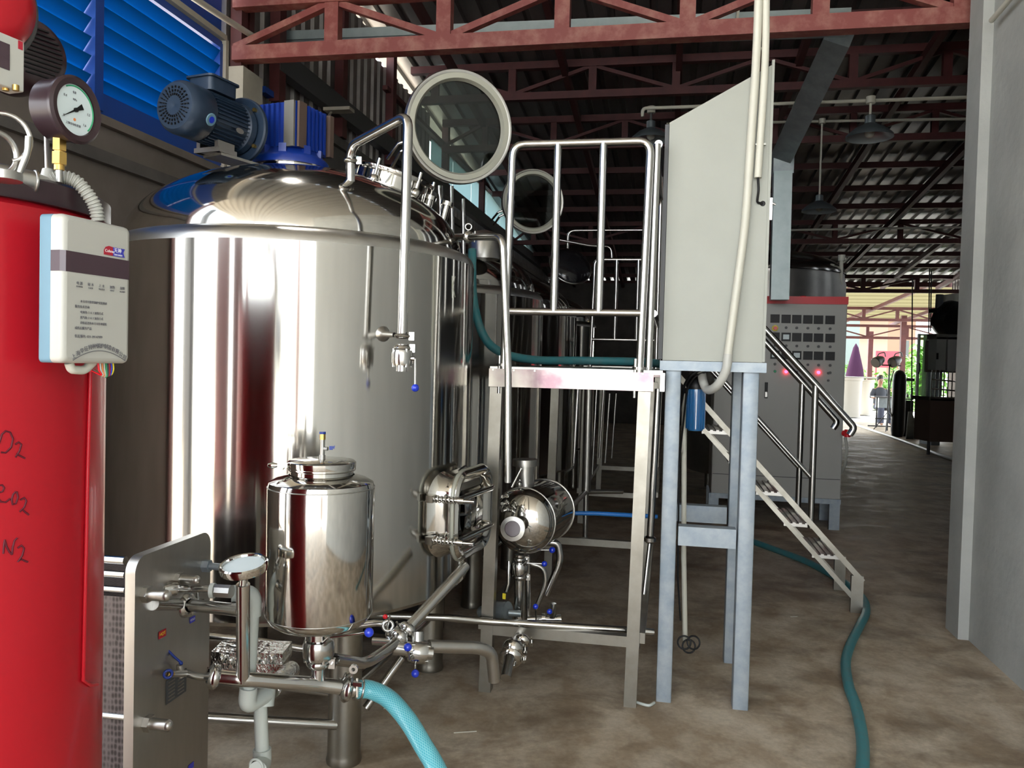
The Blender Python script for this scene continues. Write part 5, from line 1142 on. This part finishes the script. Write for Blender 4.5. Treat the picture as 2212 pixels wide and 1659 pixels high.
def add_skin(name, verts, edges, radii, mat, parent=None):
    me = bpy.data.meshes.new(name); me.from_pydata([V(v) for v in verts], edges, []); me.materials.append(MATS[mat])
    o = bpy.data.objects.new(name, me); COL.objects.link(o); o.parent = parent or t.o
    sk = o.modifiers.new('skin', 'SKIN'); sk.use_smooth_shade = True
    sv = me.skin_vertices[0].data if len(me.skin_vertices) else None
    if sv is not None:
        for i, r in enumerate(radii): sv[i].radius = r if isinstance(r, tuple) else (r, r)
        sv[0].use_root = True
    ss = o.modifiers.new('sub', 'SUBSURF'); ss.levels = 1; ss.render_levels = 2; return o
body = add_skin('body', bv, be, br, 'skin')
m = MB(); o_ = t.off
m.lathe([(.16, .56), (.17, .75), (.19, .95), (.15, 1.05), (.075, 1.10)], o_, seg=24); t.part('shirt', m, 'shirt_dark')
for s in (-1, 1): m = MB(); m.path([o_ + V((s * .14, 0, 1.02)), o_ + V((s * .22, -.02, .9)), o_ + V((s * .245, -.05, .80))], .07, 14, rad=[.08, .068, .062]); t.part('sleeve', m, 'shirt_dark')
for s in (-1, 1): m = MB(); m.tube([o_ + V((s * .10, -.03, .52)), o_ + V((s * .14, -.44, .52)), o_ + V((s * .14, -.43, .08))], .09, .08); t.part('trouser_leg', m, 'trousers')
m = MB(); m.ball(o_ + V((0, .015, 1.355)), .105, 20, (.92, 1.0, .95)); m.ball(o_ + V((0, -.03, 1.42)), .075, 16, (1, .8, .6)); t.part('hair', m, 'hair')
for s in (-1, 1): m = MB(); m.ball(o_ + V((s * .033, -.115, 1.30)), .011, 10); t.part('eye', m, 'hair')
m = MB(); m.ball(o_ + V((0, -.125, 1.27)), .015, 10, (.8, 1, 1.3)); t.part('nose', m, 'skin')
m = MB(); m.ball(o_ + V((0, -.112, 1.235)), .018, 10, (1.3, .5, .35)); t.part('mouth', m, 'ink_red')
t = Thing('office_table', 'small dark table on a thin stand before the seated person', 'table', fat(1912, 22.6)); o_ = t.off
m = MB(); m.box(o_ + HZ * .86, .62, .45, .03); t.part('table_top', m, 'dark_grey')
m = MB(); m.box(o_ + HZ * .70 + HU * .05, .45, .35, .28); t.part('drawer', m, 'galv_dark')
for s in (-.18, .22):
    m = MB(); m.cyl(o_ + HU * s, o_ + HU * s + HZ * .85, .022); t.part('leg', m, 'black')
m = MB(); m.box(o_ + HZ * .04, .8, .06, .03); m.box(o_ + HZ * .25, .42, .03, .03); t.part('base', m, 'black')
# work lamps on a tripod
t = Thing('work_lamp_stand', 'tripod with two dark work lamps before the bright garden', 'lamp', fat(1921, 21.5)); D = 21.5
zq = lambda y, x=1921: zat(x, y, D)
m = MB(); m.cyl(t.off, V((t.off.x, t.off.y, zq(790))), .02); m.tube([at(1890, 788, D), at(1946, 790, D)], .018); t.part('pole', m, 'black')
for k in range(3): a = 2.1 * k; m = MB(); m.cyl(t.off + HZ * .5, t.off + V((math.cos(a) * .4, math.sin(a) * .4, 0)), .012, 8); t.part('leg', m, 'black')
for x in (1898, 1934):
    m = MB(); c = at(x, 780, D); dr_ = V((-.8, -.45, -.35)).normalized(); m.lathe([(0, .15), (.13, .15), (.145, .12), (.13, -.04), (.09, -.15), (0, -.17)], c, dr_, 20); hd_ = t.part('lamp_head', m, 'black')
    m = MB(); m.tube([c + V((-.05, 0, .1)), c + V((.0, 0, .2)), c + V((.15, 0, .24)), c + V((.18, 0, .12))], .016, .04); t.part('lamp_handle', m, 'dark_grey', hd_)
# dark upright bag-filter column with pale edge hose
t = Thing('dark_column', 'tall rounded black column with a pale hose down its side', 'column', fat(1944, 19.6)); D = 19.6
o_ = t.off; w = .155
m = MB(); m.lathe([(.10, .0), (.13, .02), (w, .15), (w, 1.35), (w * .9, 1.50), (w * .6, 1.58), (w * .3, 1.61), (0, 1.62)], o_, seg=28); t.part('body', m, 'black')
m = MB(); m.tube([at(1931, 800, D), at(1922, 830, D), at(1921, 880, D), at(1928, 905, D), at(1942, 922, D)], .013, .2); t.part('edge_hose', m, 'rubber_white')
t = Thing('bottle_rack', 'dark slatted rack of small bottles beside the black column', 'rack', fat(1961, 19.8)); D = 19.8
m = MB(); z_ = lambda y: zat(1961, y, D)
for x in (1950, 1972): m.box(V((at(x, 800, D).x, D, z_(860) / 2)), .03, .03, z_(860) + 1.0 - .5 if False else z_(815))
t.part('frame', m, 'black')
m = MB(); m.box(V((at(1961, 800, D).x, D, z_(862))), .26, .22, .03); m.box(V((at(1961, 800, D).x, D, z_(820))), .28, .2, .07); t.part('shelf', m, 'dark_grey')
m = MB(); m.box(V((at(1961, 800, D).x, D, z_(865) / 2)), .26, .2, z_(865)); t.part('cabinet_base', m, 'black')
for k, x in enumerate((1953, 1960, 1968)):
    p = at(x, 859, D); m = MB(); m.lathe([(0, 0), (.028, 0), (.028, .07), (.012, .09), (.012, .11), (0, .11)], p, seg=12); single('small_bottle', m, 'white_plastic', 'small pale bottle on the dark rack, %s' % ('left', 'middle', 'right')[k], 'bottle', 'small bottles on the dark rack')
t = Thing('leaning_sheet', 'dark folded sheet metal sign standing on the floor by the green lit door', 'sheet', fat(1972, 18.2)); D = 18.2
a = onz(1957, 948); b = onz(1968, 952); top = V((at(1972, 890, D).x, D + .1, zat(1972, 890, D)))
m = MB(); m.add([a, a + V((.22, -.05, 0)), top + V((.03, 0, 0)), top - V((.05, 0, 0)), a + V((0, .02, 0)), a + V((.22, -.03, 0)), top + V((.03, .02, 0)), top + V((-.05, .02, 0))], [(0, 1, 2, 3), (7, 6, 5, 4), (0, 4, 5, 1), (1, 5, 6, 2), (2, 6, 7, 3), (3, 7, 4, 0)]); t.part('left_panel', m, 'galv_dark')
m = MB(); q = a + V((.25, .1, 0)); m.add([q, q + V((.2, .1, 0)), top + V((.08, .1, 0)), top, q + V((0, .02, 0)), q + V((.2, .12, 0)), top + V((.08, .12, 0)), top + V((0, .02, 0))], [(0, 1, 2, 3), (7, 6, 5, 4), (0, 4, 5, 1), (1, 5, 6, 2), (2, 6, 7, 3), (3, 7, 4, 0)]); t.part('right_panel', m, 'black')
# enclosure with green-lit glass door and filling machine
D = 17.8; g0 = V((at(1981, 800, D).x, D, 0)); t = Thing('machine_enclosure', 'tall steel enclosure whose glass door shows the green garden', 'enclosure', g0); ze = zat(1990, 721, D)
gw = at(2004, 800, D).x - g0.x
m = MB(); X_ = V((1, 0, 0)); Y_ = V((0, 1, 0))
for a in (.015, gw - .015): m.box(g0 + X_ * a + HZ * (ze / 2 + .05), .045, .06, ze - .1, X_, Y_, HZ)
for z in (.12, ze * .38, ze - .02): m.box(g0 + X_ * gw / 2 + HZ * z, gw, .04, .035, X_, Y_, HZ)
fr_ = t.part('door_frame', m, 'white_pvc')
m = MB(); m.box(g0 + X_ * gw / 2 + HZ * (ze * .69), gw - .05, .012, ze * .6, X_, Y_, HZ); t.part('door_glass', m, 'green_glass', fr_)
m = MB(); m.box(g0 + X_ * gw / 2 + HZ * (ze * .25), gw - .05, .012, ze * .24, X_, Y_, HZ); t.part('door_panel', m, 'panel_grey', fr_)
m = MB(); m.tube([g0 + X_ * .02 - Y_ * .03 + HZ * 1.55, g0 + X_ * .02 - Y_ * .08 + HZ * 1.6, g0 + X_ * .02 - Y_ * .08 + HZ * 1.74, g0 + X_ * .02 - Y_ * .03 + HZ * 1.78], .012, .03); t.part('door_handle', m, 'black', fr_)
m = MB(); m.box(g0 + X_ * (gw + .10) + HZ * (ze / 2) + Y_ * .0, .19, .5, ze, X_, Y_, HZ); t.part('side_panel', m, 'galv')
t = Thing('filling_machine', 'dark bottle filling machine in the shade behind the rendered wall', 'machine', fat(2050, 15.5)); D = 15.5
zf = lambda y: zat(2050, y, D); xf = lambda x: at(x, 800, D).x
def fbx(nm, x0, x1, y0, y1, d, mat, dy=0.): m = MB(); m.box(V(((xf(x0) + xf(x1)) / 2, D + d / 2 + dy, (zf(y0) + zf(y1)) / 2)), xf(x1) - xf(x0), d, abs(zf(y0) - zf(y1)), X_, Y_, HZ); return t.part(nm, m, mat)
fbx('base', 2013, 2090, 862, 955, .6, 'gear_brown'); fbx('table_top', 2010, 2092, 858, 866, .65, 'pipe_steel')
fbx('control_box', 2021, 2042, 728, 800, .3, 'cabinet'); fbx('control_box', 2046, 2072, 728, 802, .3, 'panel_grey'); fbx('top_beam', 2020, 2094, 722, 733, .35, 'satin'); fbx('back_panel', 2022, 2094, 735, 805, .05, 'brown_wall', .4)
m = MB(); m.box(V((xf(2023), D - .01, zf(770))), .03, .03, .12, X_, Y_, HZ); t.part('box_handle', m, 'black')
for k, x in enumerate(range(2025, 2092, 9)): m = MB(); m.cyl(V((xf(x), D + .2, zf(862))), V((xf(x), D + .2, zf(800))), .012, 8); t.part('filling_post', m, 'pipe_steel')
m = MB(); m.tube([V((xf(2014), D, zf(820))), V((xf(2092), D, zf(826)))], .015); m.tube([V((xf(2014), D, zf(840))), V((xf(2092), D, zf(846)))], .015); t.part('guide_rail', m, 'pipe_steel')
for x in (2018, 2085): m = MB(); m.cyl(V((xf(x), D + .1, 0)), V((xf(x), D + .1, zf(950))), .03); t.part('leg', m, 'dark_grey')
t = Thing('hanging_blower', 'black round blower hung high on the far wall with a white duct', 'blower', at(2054, 690, 16)); c = at(2054, 690, 16.)
m = MB(); m.lathe([(0, -.2), (.25, -.2), (.36, -.1), (.37, .05), (.30, .18), (0, .22)], c, (.2, -1, -.3), 28); t.part('casing', m, 'black')
m = MB(); m.box(at(2055, 672, 16), .72, .3, .08, X_, Y_, HZ); t.part('bracket', m, 'black')
m = MB(); m.cyl(at(2052, 668, 16.2), at(2050, 636, 16.2), .2); t.part('duct', m, 'cream_pvc')
m = MB(); m.tube([at(2030, 636, 16), at(2028, 670, 16)], .07); t.part('motor', m, 'dark_grey')
for i, (x, y0, y1) in enumerate(((1971, 600, 900), (2008, 580, 720), (2012, 585, 716))):
    m = MB(); m.cyl(at(x, y0, 18.5), at(x - 2, y1, 18.5), .014, 8); single('hanging_cable', m, 'black', 'thin black cable hanging from the eave girder, %s' % ('left one reaching lowest', 'middle one', 'right one')[i], 'cable')
m = MB(); m.box(at(2093, 893, 9.5), .12, .1, .05); m.box(at(2097, 930, 9.5), .05, .05, .35); single('wall_shelf_edge', m, 'white_plastic', 'small white shelf edge sticking out beyond the rendered wall', 'shelf')
m = MB(); m.box(at(732, 238, 7.6), .26, .12, .03); m.beam(at(715, 240, 7.6), at(706, 262, 7.75), .02, .02); single('wall_bracket', m, 'cream_plaster', 'small pale bracket fixed on the corrugated wall', 'bracket')

# garden and houses beyond
random.seed(3)
def bush(name, x, D, w, h, label, z0=0., n=420):
    p = fat(x, D); t_ = Thing(name, label, 'plant', p + HZ * 0, 'garden plants beyond the canopy')
    m = MB()
    for k in range(n):
        a, b_, r = random.random() * 6.28, random.random(), random.random() ** .5
        c = p + V((math.cos(a) * r * w, math.sin(a) * r * w * .6, z0 + .1 + b_ * h * (1 - .4 * r))); s = .10 + .12 * random.random(); d1 = V((random.uniform(-1, 1), random.uniform(-1, 1), random.uniform(-.3, 1))).normalized(); d2 = d1.cross(V((random.uniform(-1, 1), random.uniform(-1, 1), .5))).normalized()
        m.add([c - d1 * s, c + d2 * s * .4, c + d1 * s, c - d2 * s * .4], [(0, 1, 2, 3)])
    t_.part('foliage', m, 'leaf')
    m = MB(); m.cyl(p, p + HZ * h * .7, .04, 8); t_.part('stem', m, 'dark_wall')
for i, (x, D, w, h, lb) in enumerate(((1832, 35, .8, 2.0, 'leafy green bush left of the folded parasol'), (1868, 38, 1.0, 1.7, 'green bush between the parasol and the canopy post'), (1905, 36, 1.1, 1.5, 'low bright bush behind the seated person'), (1960, 40, 1.2, 2.3, 'green shrub behind the dark rack'), (1990, 34, 1.1, 3.0, 'tall green shrub seen through the glass door'), (2010, 38, 1.6, 3.2, 'big shrub farthest right in the garden'))): bush('garden_bush', x, D, w, h, lb)
m = MB(); m.add([V((10, 32.5, .0)), V((45, 32.5, .0)), V((60, 75, .0)), V((10, 75, .0))], [(0, 1, 2, 3)]); o = struct('lawn', m, 'grass', 'stuff'); o['label'] = 'green lawn beyond the canopy'
def house(x0, x1, D, h, mat, lb, roof='house_grey'):
    a, b = fat(x0, D), fat(x1, D); t_ = Thing('neighbour_house', lb, 'house', (a + b) / 2)
    c = (a + b) / 2; w = (b - a).length
    m = MB(); m.box(c + HZ * h / 2 + Y_ * 2, w, 4, h, X_, Y_, HZ); wl = t_.part('wall', m, mat)
    m = MB(); m.prism([(-w / 2 - .3, 0), (w / 2 + .3, 0), (w / 2 + .3, .15), (-w / 2 - .3, .3)], c + HZ * h - Y_ * .4, X_, HZ, Y_ * 5); t_.part('roof', m, roof)
    m = MB(); m.box(c + HZ * h * .55 - Y_ * .02 + X_ * w * .15, w * .22, .06, h * .3, X_, Y_, HZ); t_.part('window', m, 'dark_grey', wl)
house(1800, 1913, 58, 5.6, 'house_grey', 'pale grey house beyond the garden, left')
house(1915, 1975, 49, 4.9, 'house_orange', 'orange house wall beyond the garden, right')
m = MB(); p = fat(1920, 44); m.box(p + HZ * 2.2, 1.5, .1, .9, X_, Y_, HZ); m.cyl(p - X_ * .7, p - X_ * .7 + HZ * 2.6, .04); single('red_banner', m, 'ink_red', 'red banner on a post behind the work lamps', 'banner', loc=p)
# surroundings at the open front, mirrored in the steel
for i, (x, y, w_, h, mt) in enumerate(((-14, -16, 5, 4.5, 'house_white'), (3, -20, 7, 4., 'house_white'))):
    m = MB(); m.box(V((x, y, h / 2)), w_, 4, h, X_, Y_, HZ); struct('wall_unseen', m, mt)
